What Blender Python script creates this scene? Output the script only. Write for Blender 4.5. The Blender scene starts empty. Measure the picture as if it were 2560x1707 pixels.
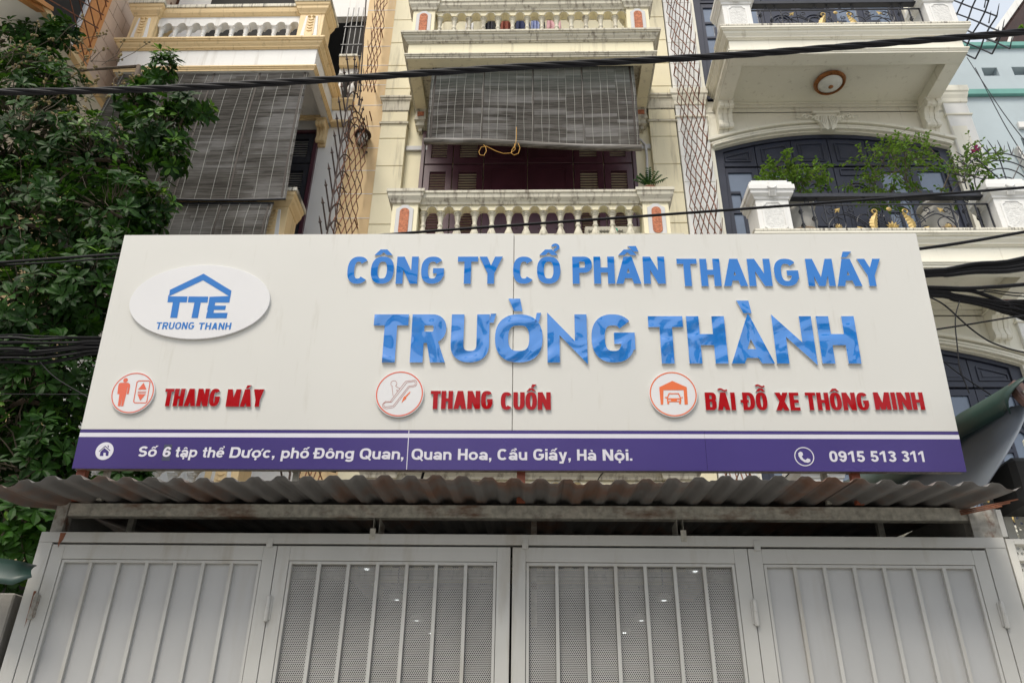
import bpy, bmesh, math, random
from math import sin, cos, pi, radians, sqrt, atan2
from mathutils import Vector, Matrix
from mathutils.geometry import delaunay_2d_cdt

SC = bpy.context.scene
COL = SC.collection
random.seed(7)

# ------------------------------------------------------------------ camera
F_PX = 1991.0                       # focal length in pixels of the 2560 px wide photo (28 mm)
CAM = Vector((0, 0, 1.6))
RM = Matrix(((0.9996117675, 0.0006886326, 0.0278539045),
             (0.0247027120, -0.4843070735, -0.8745492751),
             (0.0128875998, 0.8748978137, -0.4841360609)))
cd = bpy.data.cameras.new('camera'); cam = bpy.data.objects.new('camera', cd); COL.objects.link(cam)
cd.sensor_width = 36; cd.lens = F_PX * 36 / 2560; cd.clip_start = .05; cd.clip_end = 500
cam.matrix_world = Matrix.Translation(CAM) @ RM.to_4x4()
SC.camera = cam

# ------------------------------------------------------------------ sky, sun, exposure
W = bpy.data.worlds.new('World'); SC.world = W; W.use_nodes = True
nt = W.node_tree; bg = nt.nodes['Background']
sky = nt.nodes.new('ShaderNodeTexSky'); sky.sky_type = 'NISHITA'; sky.sun_disc = False
SUN_EL, SUN_AZ = radians(56), radians(205)
sky.sun_elevation = SUN_EL; sky.sun_rotation = SUN_AZ
sky.air_density = 1.0; sky.dust_density = 5.0; sky.ozone_density = 1.0
mixs = nt.nodes.new('ShaderNodeMixRGB'); mixs.inputs[0].default_value = .62; mixs.inputs[2].default_value = (5.7, 6.0, 6.25, 1)   # thin bright cloud over the blue
nt.links.new(sky.outputs[0], mixs.inputs[1]); nt.links.new(mixs.outputs[0], bg.inputs[0]); bg.inputs[1].default_value = .15
sd = bpy.data.lights.new('sun', 'SUN'); sd.energy = 2.1; sd.angle = radians(20); sd.color = (1, .935, .82)
so = bpy.data.objects.new('sun', sd); COL.objects.link(so); so.location = (0, -8, 20)
# light travels away from the sun: azimuth measured clockwise from +Y
sdir = Vector((sin(SUN_AZ) * cos(SUN_EL), cos(SUN_AZ) * cos(SUN_EL), sin(SUN_EL)))
so.rotation_euler = sdir.to_track_quat('Z', 'Y').to_euler()
vs = SC.view_settings; vs.view_transform = 'Standard'; vs.look = 'None'; vs.gamma = 1; vs.exposure = 0.37
vs.use_curve_mapping = False
SC.cycles.max_bounces = 7; SC.cycles.diffuse_bounces = 4; SC.cycles.glossy_bounces = 3
SC.cycles.transparent_max_bounces = 8; SC.cycles.use_denoising = True
SC.cycles.caustics_reflective = False; SC.cycles.caustics_refractive = False

# ------------------------------------------------------------------ measuring helpers
def ray(px, py):
    return RM @ Vector(((px - 1280) / F_PX, -(py - 853.5) / F_PX, -1))
def PX(px, py, D):                  # the point at distance D (a facade plane) seen at a place of the photo
    d = ray(px, py); return CAM + d * (D / d.y)
SA = radians(6.4); S0 = Vector((0, 4.5, 3.22))
SU = Vector((0, -sin(SA), cos(SA))); SN = Vector((0, -cos(SA), -sin(SA)))
def SV(px, py):                     # photo -> (u, v) on the leaning sign plane
    d = ray(px, py); t = SN.dot(S0 - CAM) / SN.dot(d); q = CAM + d * t - S0
    return (q.x, q.dot(SU))
def SP(u, v, w=0.): return S0 + Vector((u, 0, 0)) + SU * v + SN * w

# ------------------------------------------------------------------ mesh builder
class MB:
    def __init__(s): s.v = []; s.f = []
    def add(s, vs, fs):
        b = len(s.v); s.v += [tuple(p) for p in vs]; s.f += [tuple(i + b for i in f) for f in fs]; return s
    def box(s, x0, x1, y0, y1, z0, z1):
        return s.add([(x, y, z) for z in (z0, z1) for y in (y0, y1) for x in (x0, x1)],
                     [(0, 2, 3, 1), (4, 5, 7, 6), (0, 1, 5, 4), (2, 6, 7, 3), (0, 4, 6, 2), (1, 3, 7, 5)])
    def obox(s, p0, p1, w, h, up=Vector((0, 0, 1))):      # bar of w x h from p0 to p1
        p0 = Vector(p0); p1 = Vector(p1); d = (p1 - p0).normalized(); a = d.cross(up)
        if a.length < 1e-4: a = d.cross(Vector((0, 1, 0)))
        a.normalize(); b = a.cross(d)
        q = [p + a * (i * w / 2) + b * (j * h / 2) for p in (p0, p1) for i, j in ((-1, -1), (1, -1), (1, 1), (-1, 1))]
        return s.add(q, [(3, 2, 1, 0), (4, 5, 6, 7), (0, 1, 5, 4), (1, 2, 6, 5), (2, 3, 7, 6), (3, 0, 4, 7)])
    def tube(s, pts, r, n=6, r1=None, cap=True):
        pts = [Vector(p) for p in pts]; m = len(pts); rings = []; last = None
        for i, p in enumerate(pts):
            d = (pts[min(i + 1, m - 1)] - pts[max(i - 1, 0)]).normalized()
            if last is None:
                a = d.cross(Vector((0, 0, 1)));  a = a if a.length > .05 else d.cross(Vector((0, 1, 0)))
            else: a = last - d * last.dot(d)
            a.normalize(); last = a; b = d.cross(a)
            rr = r if r1 is None else r + (r1 - r) * i / (m - 1)
            rings.append([p + (a * cos(2 * pi * k / n) + b * sin(2 * pi * k / n)) * rr for k in range(n)])
        vs = [q for R in rings for q in R]
        fs = [(i * n + k, i * n + (k + 1) % n, (i + 1) * n + (k + 1) % n, (i + 1) * n + k) for i in range(m - 1) for k in range(n)]
        if cap: fs += [tuple(range(n - 1, -1, -1)), tuple(range((m - 1) * n, m * n))]
        return s.add(vs, fs)
    def lathe(s, c, prof, n=14, cap=True):                # prof: (radius, z) from the bottom up
        vs = [(c[0] + r * cos(2 * pi * k / n), c[1] + r * sin(2 * pi * k / n), c[2] + z) for r, z in prof for k in range(n)]
        m = len(prof)
        fs = [(i * n + k, i * n + (k + 1) % n, (i + 1) * n + (k + 1) % n, (i + 1) * n + k) for i in range(m - 1) for k in range(n)]
        if cap: fs += [tuple(range(n - 1, -1, -1)), tuple(range((m - 1) * n, m * n))]
        return s.add(vs, fs)
    def sweep(s, path, prof):                             # mitred moulding round a plan path; prof: (outward, z), closed
        k = len(prof); rings = []
        for i, p in enumerate(path):
            ns = []
            for a, b in ((i - 1, i), (i, i + 1)):
                if a >= 0 and b < len(path):
                    dx, dy = path[b][0] - path[a][0], path[b][1] - path[a][1]; L = math.hypot(dx, dy); ns.append((dy / L, -dx / L))
            if len(ns) == 1: m = ns[0]
            else:
                q = 1 + ns[0][0] * ns[1][0] + ns[0][1] * ns[1][1]; m = ((ns[0][0] + ns[1][0]) / q, (ns[0][1] + ns[1][1]) / q)
            rings += [(p[0] + m[0] * o, p[1] + m[1] * o, z) for o, z in prof]
        fs = [(i * k + j, (i + 1) * k + j, (i + 1) * k + (j + 1) % k, i * k + (j + 1) % k) for i in range(len(path) - 1) for j in range(k)]
        fs += [tuple(range(k)), tuple(range(len(path) * k - 1, (len(path) - 1) * k - 1, -1))]
        return s.add(rings, fs)
    def grid(s, P, nu, nv):                               # P(i,j) -> point
        return s.add([P(i, j) for j in range(nv + 1) for i in range(nu + 1)],
                     [(j * (nu + 1) + i, j * (nu + 1) + i + 1, (j + 1) * (nu + 1) + i + 1, (j + 1) * (nu + 1) + i) for j in range(nv) for i in range(nu)])
    def flat(s, tri, M, t0=0., t1=None):                  # tri = (pts2d, faces); M(u,v,w) -> world; solid when t1 given
        pts, fs = tri; n = len(pts)
        if t1 is None: return s.add([M(u, v, t0) for u, v in pts], fs)
        cnt = {}
        for f in fs:
            for i in range(len(f)):
                e = (f[i], f[(i + 1) % len(f)]); cnt[e] = cnt.get(e, 0) + 1
        side = [e for e in cnt if (e[1], e[0]) not in cnt]
        return s.add([M(u, v, t1) for u, v in pts] + [M(u, v, t0) for u, v in pts],
                     list(fs) + [tuple(i + n for i in reversed(f)) for f in fs] + [(a, a + n, b + n, b) for a, b in side])

def parea(p): return sum(p[i][0] * p[(i + 1) % len(p)][1] - p[(i + 1) % len(p)][0] * p[i][1] for i in range(len(p)))
def shape2d(adds, cuts=()):
    vs = []; fs = []; na = 0; adds = [p for p in adds if abs(parea(p)) > 1e-9]; cuts = [p for p in cuts if abs(parea(p)) > 1e-9]
    for poly in list(adds) + list(cuts):
        A = sum(poly[i][0] * poly[(i + 1) % len(poly)][1] - poly[(i + 1) % len(poly)][0] * poly[i][1] for i in range(len(poly)))
        if abs(A) < 1e-9: continue
        p = list(poly) if A > 0 else list(reversed(poly))
        fs.append(list(range(len(vs), len(vs) + len(p)))); vs += [Vector(q) for q in p]
        if len(fs) <= len(adds): na = len(fs)
    r = delaunay_2d_cdt(vs, [], fs, 0, 1e-6, False)
    P = [[tuple(vs[i]) for i in f] for f in fs]; B = [(min(p[0] for p in q), max(p[0] for p in q), min(p[1] for p in q), max(p[1] for p in q)) for q in P]
    def inside(x, y, k):
        b = B[k]
        if x < b[0] or x > b[1] or y < b[2] or y > b[3]: return False
        q = P[k]; c = False; j = len(q) - 1
        for i in range(len(q)):
            if (q[i][1] > y) != (q[j][1] > y) and x < (q[j][0] - q[i][0]) * (y - q[i][1]) / (q[j][1] - q[i][1]) + q[i][0]: c = not c
            j = i
        return c
    V = r[0]; keep = []
    for f in r[2]:
        x = sum(V[i][0] for i in f) / len(f); y = sum(V[i][1] for i in f) / len(f)
        if any(inside(x, y, k) for k in range(na)) and not any(inside(x, y, k) for k in range(na, len(P))): keep.append(tuple(f))
    return [tuple(v) for v in V], keep

def rect(x0, y0, x1, y1): return [(x0, y0), (x1, y0), (x1, y1), (x0, y1)]
def arc(cx, cy, rx, ry, a0, a1, n=22, e=2.0):
    out = []
    for i in range(n + 1):
        a = radians(a0 + (a1 - a0) * i / n); c, s_ = cos(a), sin(a)
        out.append((cx + rx * math.copysign(abs(c) ** (2 / e), c), cy + ry * math.copysign(abs(s_) ** (2 / e), s_)))
    return out
def disc(cx, cy, r, n=40): return arc(cx, cy, r, r, 0, 360 - 360 / n, n - 1)
def stroke(pts, w, closed=False, w2=None):
    m = len(pts); L = []; Rr = []
    for i in range(m):
        a = pts[(i - 1) % m] if (closed or i > 0) else None
        b = pts[(i + 1) % m] if (closed or i < m - 1) else None
        p = pts[i]; ns = []
        for q0, q1 in ((a, p), (p, b)):
            if q0 is None or q1 is None: continue
            dx, dy = q1[0] - q0[0], q1[1] - q0[1]; l = math.hypot(dx, dy)
            if l > 1e-7: ns.append((-dy / l, dx / l))
        if not ns: ns = [(0, 1)]
        if len(ns) == 1: n = ns[0]
        else:
            q = max(.35, 1 + ns[0][0] * ns[1][0] + ns[0][1] * ns[1][1]); n = ((ns[0][0] + ns[1][0]) / q, (ns[0][1] + ns[1][1]) / q)
        ww = w / 2
        if w2 is not None:                                # thinner where the stroke runs level
            ll = math.hypot(*n) or 1; ww = (w * (n[0] / ll) ** 2 + w2 * (n[1] / ll) ** 2) / 2
        L.append((p[0] + n[0] * ww, p[1] + n[1] * ww)); Rr.append((p[0] - n[0] * ww, p[1] - n[1] * ww))
    return [[L[i], Rr[i], Rr[(i + 1) % m], L[(i + 1) % m]] for i in range(m if closed else m - 1)]

# ------------------------------------------------------------------ objects
ORG = {}
def tag(o, label=None, cat=None, group=None, kind=None):
    for k, v in (('label', label), ('category', cat), ('group', group), ('kind', kind)):
        if v: o[k] = v
    return o
def thing(name, label, cat, loc, group=None):
    o = bpy.data.objects.new(name, None); COL.objects.link(o); o.location = loc; o.empty_display_size = .2
    ORG[o.name] = Vector(loc); return tag(o, label, cat, group)
def mesh(name, mb, mat, org, smooth=None):
    me = bpy.data.meshes.new(name)
    me.from_pydata([(x - org[0], y - org[1], z - org[2]) for x, y, z in mb.v], [], mb.f)
    for m in (mat if isinstance(mat, (list, tuple)) else [mat]): me.materials.append(m)
    if smooth:
        me.polygons.foreach_set('use_smooth', [True] * len(me.polygons)); me.set_sharp_from_angle(angle=radians(smooth))
    me.update(); return me
def part(name, mb, mat, parent, label=None, kind=None, smooth=None, bev=0, bseg=1):
    org = ORG[parent.name]; o = bpy.data.objects.new(name, mesh(name, mb, mat, org, smooth)); COL.objects.link(o)
    o.parent = parent; ORG[o.name] = org; tag(o, label, kind=kind)
    if bev: bevel(o, bev, bseg)
    return o
def bevel(o, w, seg=1):
    m = o.modifiers.new('edge', 'BEVEL'); m.width = w; m.segments = seg; m.limit_method = 'ANGLE'; m.angle_limit = radians(40)
def shared(name, me, loc, parent, rot=None):              # a part placed by its own location, mesh shared
    o = bpy.data.objects.new(name, me); COL.objects.link(o); o.parent = parent
    o.location = Vector(loc) - ORG[parent.name]
    if rot: o.rotation_euler = rot
    ORG[o.name] = Vector(loc); return o
def single(name, mb, mat, label, cat, group=None, kind=None, smooth=None, bev=0):
    xs, ys, zs = zip(*mb.v); org = Vector(((min(xs) + max(xs)) / 2, (min(ys) + max(ys)) / 2, min(zs)))
    o = bpy.data.objects.new(name, mesh(name, mb, mat, org, smooth)); COL.objects.link(o); o.location = org; ORG[o.name] = org
    if bev: bevel(o, bev)
    return tag(o, label, cat, group, kind)

# ------------------------------------------------------------------ materials
def mat(name, col, rough=.6, metal=0., var=.06, scale=4., bump=0., bscale=60., stain=None, coat=0., stretch=(1, 1, 1), spec=.5):
    m = bpy.data.materials.new(name); m.use_nodes = True; t = m.node_tree; N = t.nodes; L = t.links
    b = N['Principled BSDF']; b.inputs['Roughness'].default_value = rough; b.inputs['Metallic'].default_value = metal
    b.inputs['Coat Weight'].default_value = coat; b.inputs['Specular IOR Level'].default_value = spec
    g = N.new('ShaderNodeNewGeometry'); mp = N.new('ShaderNodeMapping'); mp.inputs['Scale'].default_value = stretch
    L.new(g.outputs['Position'], mp.inputs['Vector'])
    n = N.new('ShaderNodeTexNoise'); n.inputs['Scale'].default_value = scale; n.inputs['Detail'].default_value = 6
    L.new(mp.outputs[0], n.inputs['Vector'])
    r = N.new('ShaderNodeValToRGB'); r.color_ramp.elements[0].position = .3; r.color_ramp.elements[1].position = .7
    r.color_ramp.elements[0].color = (*[c * (1 - var) for c in col], 1); r.color_ramp.elements[1].color = (*[min(1, c * (1 + var)) for c in col], 1)
    L.new(n.outputs['Fac'], r.inputs[0]); out = r.outputs[0]
    if stain:                                             # (colour, amount, stretch) : runs and blotches with a shape of their own
        sc_, amt, st, lo = stain
        mp2 = N.new('ShaderNodeMapping'); mp2.inputs['Scale'].default_value = st; L.new(g.outputs['Position'], mp2.inputs['Vector'])
        n2 = N.new('ShaderNodeTexNoise'); n2.inputs['Scale'].default_value = 1; n2.inputs['Detail'].default_value = 5; n2.inputs['Roughness'].default_value = .65
        L.new(mp2.outputs[0], n2.inputs['Vector'])
        rr = N.new('ShaderNodeValToRGB'); rr.color_ramp.elements[0].position = lo; rr.color_ramp.elements[1].position = min(1, lo + .16)
        rr.color_ramp.elements[1].color = (amt, amt, amt, 1); L.new(n2.outputs['Fac'], rr.inputs[0])
        mx = N.new('ShaderNodeMixRGB'); L.new(rr.outputs[0], mx.inputs[0]); L.new(out, mx.inputs[1]); mx.inputs[2].default_value = (*sc_, 1); out = mx.outputs[0]
    L.new(out, b.inputs['Base Color'])
    rn = N.new('ShaderNodeMapRange'); rn.inputs['To Min'].default_value = max(.02, rough - .08); rn.inputs['To Max'].default_value = min(1, rough + .08)
    L.new(n.outputs['Fac'], rn.inputs['Value']); L.new(rn.outputs[0], b.inputs['Roughness'])
    if bump:
        n3 = N.new('ShaderNodeTexNoise'); n3.inputs['Scale'].default_value = bscale; n3.inputs['Detail'].default_value = 4
        L.new(mp.outputs[0], n3.inputs['Vector'])
        bp = N.new('ShaderNodeBump'); bp.inputs['Strength'].default_value = bump; bp.inputs['Distance'].default_value = .01
        L.new(n3.outputs['Fac'], bp.inputs['Height']); L.new(bp.outputs[0], b.inputs['Normal'])
    return m
GR = ((.16, .15, .12), .7, (14, 14, .9), .62)             # grey rain streaks
M = {}
M['cream'] = mat('cream_plaster', (.76, .70, .50), .75, var=.05, scale=1.6, bump=.12, bscale=90, stain=((.33, .29, .2), .55, (9, 9, .7), .545))
M['creamtrim'] = mat('greige_trim', (.56, .53, .43), .7, var=.06, scale=3, bump=.1, bscale=70, stain=((.15, .12, .09), .8, (18, 18, 1.1), .51))
M['white'] = mat('white_plaster', (.74, .74, .72), .7, var=.03, scale=2, bump=.1, bscale=90, stain=((.40, .37, .32), .5, (8, 8, .7), .56))
M['ivory'] = mat('ivory_plaster', (.77, .745, .64), .7, var=.04, scale=2, bump=.1, bscale=90, stain=((.33, .29, .21), .45, (12, 12, .9), .58))
M['ivoryedge'] = mat('weathered_ledge', (.66, .63, .53), .75, var=.08, scale=5, bump=.15, bscale=60, stain=((.06, .05, .045), .85, (38, 3, 1.2), .50))
M['yellow'] = mat('yellow_trim', (.76, .58, .32), .65, var=.05, scale=3, bump=.08, bscale=70, stain=((.25, .17, .08), .5, (18, 18, .8), .56))
M['buff'] = mat('buff_plaster', (.66, .48, .26), .75, var=.06, scale=2.5, bump=.1, stain=((.7, .62, .5), .5, (5, 5, 1), .6))
M['terra'] = mat('terracotta_inset', (.43, .155, .08), .85, var=.35, scale=40, bump=.9, bscale=55)
M['greyplate'] = mat('grey_surround', (.55, .55, .55), .7, var=.05)
M['maroon'] = mat('maroon_paint', (.065, .020, .032), .35, var=.15, scale=6, bump=.05)
M['navy'] = mat('blue_black_paint', (.022, .026, .045), .38, var=.2, scale=5, bump=.05)
M['navyback'] = mat('blue_grey_paint', (.05, .06, .10), .4, var=.15, scale=5)
M['iron'] = mat('black_iron', (.018, .020, .028), .45, var=.2, scale=20)
M['rust'] = mat('rusty_iron', (.17, .06, .028), .8, var=.4, scale=14, stain=((.035, .025, .022), .9, (5, 5, 5), .5))
M['darkrust'] = mat('dark_rusty_iron', (.045, .026, .020), .7, var=.4, scale=14, stain=((.16, .06, .03), .7, (6, 6, 6), .58))
M['gold'] = mat('gold_paint', (.42, .30, .10), .5, metal=.2, var=.15, scale=30)
M['glass'] = mat('window_glass', (.13, .17, .24), .05, var=.1, scale=2, spec=.9)
M['curtain'] = mat('grey_curtain', (.40, .38, .40), .9, var=.15, scale=9, stretch=(6, 1, .3))
M['whiteiron'] = mat('white_iron', (.7, .7, .72), .5)
M['gate'] = mat('grey_gate_paint', (.44, .44, .42), .42, metal=.0, var=.07, scale=2.2, bump=.03, bscale=200, stain=((.28, .24, .18), .5, (5, 5, .8), .53), spec=.5)
M['gatepanel'] = mat('grey_sheet_panel', (.395, .40, .40), .45, var=.06, scale=1.6, stain=((.30, .27, .22), .3, (5, 3, .6), .55), bump=.03, bscale=3)
M['perf'] = mat('perforated_sheet', (.43, .425, .41), .4, var=.12, scale=2.5, stain=((.30, .22, .14), .35, (3, 3, 1.2), .62))
M['galv'] = mat('galvanised_steel', (.40, .385, .335), .55, metal=.1, var=.30, scale=34, stain=((.13, .055, .025), .9, (2.6, 3, 7), .52))
M['sheet'] = mat('grey_roof_sheet', (.125, .12, .115), .6, metal=.05, var=.16, scale=3, stain=((.15, .07, .038), .85, (2.2, 1.2, 1.1), .49))
M['rustedge'] = mat('rust_and_paint', (.30, .29, .26), .7, var=.3, scale=25, stain=((.12, .045, .02), .95, (14, 14, 9), .5))
M['brown'] = mat('red_oxide_post', (.20, .05, .022), .6, var=.25, scale=6)
M['dark'] = mat('interior_shade_paint', (.022, .021, .020), .9)  # interior shade put into a near-black colour
M['concrete'] = mat('concrete', (.24, .23, .21), .9, var=.2, scale=5, bump=.4, bscale=40)
M['cable'] = mat('black_cable', (.006, .006, .008), .55, var=.2, scale=20, spec=.25)
M['copper'] = mat('brown_cable', (.14, .06, .03), .5)
M['bluewall'] = mat('pale_blue_plaster', (.42, .49, .52), .8, var=.06, scale=1.5, bump=.15, stain=((.30, .33, .33), .5, (2.5, 2.5, 1.6), .6))
M['teal'] = mat('teal_band', (.14, .34, .30), .7, var=.08)
M['tin'] = mat('brown_tin_roof', (.10, .055, .045), .7, var=.2, scale=8)
M['tile'] = mat('beige_wall_tile', (.62, .47, .36), .55, var=.1, scale=2.2, stretch=(1, 1, 1))
M['orange'] = mat('orange_band', (.60, .27, .09), .6, var=.12)
M['greenaw'] = mat('green_tarpaulin', (.014, .042, .034), .45, var=.2, scale=3, bump=.25, bscale=6)
M['greyaw'] = mat('blue_grey_tarpaulin', (.16, .185, .22), .5, var=.1, scale=2, bump=.25, bscale=5, stain=((.20, .17, .15), .5, (3, 3, .6), .62))
M['palewall'] = mat('pale_gate_paint', (.66, .65, .60), .55, var=.04)
M['stoneurn'] = mat('stone_urn', (.42, .41, .38), .8, var=.15, scale=7, bump=.2)
M['pot'] = mat('clay_pot', (.22, .10, .06), .8, var=.2)
M['bark'] = mat('bark', (.12, .09, .065), .9, var=.35, scale=12, bump=.7, bscale=30, stretch=(2, 2, .5))
M['twig'] = mat('twig', (.10, .08, .055), .85, var=.25, scale=12)
M['berry'] = mat('seed_pod', (.20, .15, .06), .7, var=.3, scale=20)
M['pink'] = mat('pink_flower', (.65, .06, .30), .6)
M['asphalt'] = mat('worn_concrete_road', (.36, .35, .33), .9, var=.2, scale=4, bump=.5, bscale=80)
M['paving'] = mat('paving', (.38, .37, .35), .85, var=.15, scale=2, bump=.3)
M['acwhite'] = mat('cream_plastic', (.62, .60, .52), .45)
M['bag'] = mat('green_plastic_bag', (.02, .42, .28), .3, var=.2, scale=20, bump=.6, bscale=30)
M['cord'] = mat('yellow_cord', (.55, .30, .06), .7)
M['string'] = mat('pale_string', (.42, .42, .38), .8)
M['lampglass'] = mat('frosted_glass', (.72, .72, .68), .3, var=.04, scale=10)
M['bronze'] = mat('bronze_rim', (.32, .13, .045), .4, metal=.6, var=.35, scale=60)
M['wire'] = mat('grey_wire', (.30, .31, .32), .6)
for k, c in dict(cloth1=(.02, .02, .03), cloth2=(.22, .055, .03), cloth3=(.02, .03, .09), cloth4=(.30, .35, .55), cloth5=(.62, .38, .40), cloth6=(.7, .7, .7)).items():
    M[k] = mat(k + '_fabric', c, .9, var=.2, scale=14, stretch=(4, 4, .6))

def leafmat(name, c0, c1, rough=.38):
    m = bpy.data.materials.new(name); m.use_nodes = True; t = m.node_tree; N = t.nodes; L = t.links; b = N['Principled BSDF']
    g = N.new('ShaderNodeNewGeometry'); n = N.new('ShaderNodeTexNoise'); n.inputs['Scale'].default_value = 3.2; n.inputs['Detail'].default_value = 5; n.inputs['Roughness'].default_value = .75
    L.new(g.outputs['Position'], n.inputs['Vector']); r = N.new('ShaderNodeValToRGB'); e = r.color_ramp.elements
    e[0].position = .36; e[0].color = (*c0, 1); e[1].position = .68; e[1].color = (*c1, 1); L.new(n.outputs['Fac'], r.inputs[0])
    L.new(r.outputs[0], b.inputs['Base Color']); b.inputs['Roughness'].default_value = rough; b.inputs['Specular IOR Level'].default_value = .2
    tr = N.new('ShaderNodeBsdfTranslucent'); hs = N.new('ShaderNodeHueSaturation'); hs.inputs['Value'].default_value = 1.5; hs.inputs['Hue'].default_value = .48
    L.new(r.outputs[0], hs.inputs['Color']); L.new(hs.outputs[0], tr.inputs['Color'])
    ms = N.new('ShaderNodeMixShader'); ms.inputs[0].default_value = .3; L.new(b.outputs[0], ms.inputs[1]); L.new(tr.outputs[0], ms.inputs[2])
    L.new(ms.outputs[0], N['Material Output'].inputs[0]); return m
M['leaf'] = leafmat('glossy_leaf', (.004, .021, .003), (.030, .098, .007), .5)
M['new_lit_leaf'] = leafmat('fresh_lit_leaf', (.045, .13, .016), (.14, .27, .035), .4)  # fresh leaf green, also paints the sunlit edge of the tree
M['smallleaf'] = leafmat('small_leaf', (.05, .125, .015), (.14, .25, .035), .5)

M['rough'] = mat('rough_cast', (.66, .66, .64), .9, var=.12, scale=22, bump=1.0, bscale=45, stain=((.30, .27, .23), .6, (26, 26, 40), .63))
def glossy(name, col, dent=.5, rough=.04, scale=2.2, det=1.5, dist=.6, cw=.8, sp=.5):     # acrylic face, slightly warped
    m = bpy.data.materials.new(name); m.use_nodes = True; t = m.node_tree; N = t.nodes; L = t.links; b = N['Principled BSDF']
    b.inputs['Base Color'].default_value = (*col, 1); b.inputs['Roughness'].default_value = rough
    b.inputs['Coat Weight'].default_value = cw; b.inputs['Specular IOR Level'].default_value = sp; b.inputs['Coat IOR'].default_value = 1.75 if cw == 1.0 else 1.55; b.inputs['Coat Roughness'].default_value = .02
    g = N.new('ShaderNodeNewGeometry'); n = N.new('ShaderNodeTexNoise'); n.inputs['Scale'].default_value = scale; n.inputs['Detail'].default_value = det; n.inputs['Distortion'].default_value = dist
    L.new(g.outputs['Position'], n.inputs['Vector']); bp = N.new('ShaderNodeBump'); bp.inputs['Strength'].default_value = dent; bp.inputs['Distance'].default_value = .05
    L.new(n.outputs['Fac'], bp.inputs['Height']); L.new(bp.outputs[0], b.inputs['Normal']); L.new(bp.outputs[0], b.inputs['Coat Normal']); return m
M['blue'] = glossy('blue_acrylic', (.008, .185, .60), .8, scale=2.4, det=.8, dist=2.2, cw=1.0)
M['bluesmall'] = glossy('blue_acrylic_small', (.008, .165, .55), .4, scale=2.0, cw=.4)
M['red'] = glossy('red_acrylic', (.36, .006, .010), .25, scale=1.8, cw=0, sp=.22)
M['letteredge'] = mat('letter_edge', (.58, .60, .62), .5)
M['signface'] = mat('sign_sheet', (.64, .635, .60), .4, var=.02, scale=.9, bump=.12, bscale=1.6, stain=((.48, .46, .40), .35, (16, 16, .7), .59))
M['vinyl'] = mat('purple_vinyl', (.060, .042, .19), .25, var=.12, scale=1.0, bump=.06, bscale=4, coat=.1, spec=.4)
M['print'] = mat('white_print', (.68, .67, .74), .4, var=.02)
M['plaque'] = mat('white_plaque', (.70, .70, .71), .35, var=.01)
M['blueprint'] = mat('blue_print', (.02, .17, .52), .3, var=.03)
M['orangeprint'] = mat('orange_print', (.75, .16, .05), .4, var=.03)
M['salmon'] = mat('salmon_print', (.70, .14, .08), .4, var=.03)
M['thinred'] = mat('brown_line_print', (.42, .10, .06), .4)

# ================================================================== GROUND
g = MB().box(-40, 40, -14, 3.2, -.3, 0); o = single('street', g, M['asphalt'], None, None, kind='structure')
g = MB().box(-40, 40, 3.2, 40, -.3, .12); o = single('pavement', g, M['paving'], None, None, kind='structure')
g = MB().box(-2.8, 2.6, 4.7, 8.3, .1205, .13); o = single('yard_shade_floor', g, M['dark'], None, None, kind='structure')  # floor coloured near black so its bounce does not light the yard
g = MB().box(-150, 150, -150, 150, -.8, -.32); o = single('ground', g, M['asphalt'], None, None, kind='structure')

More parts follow.
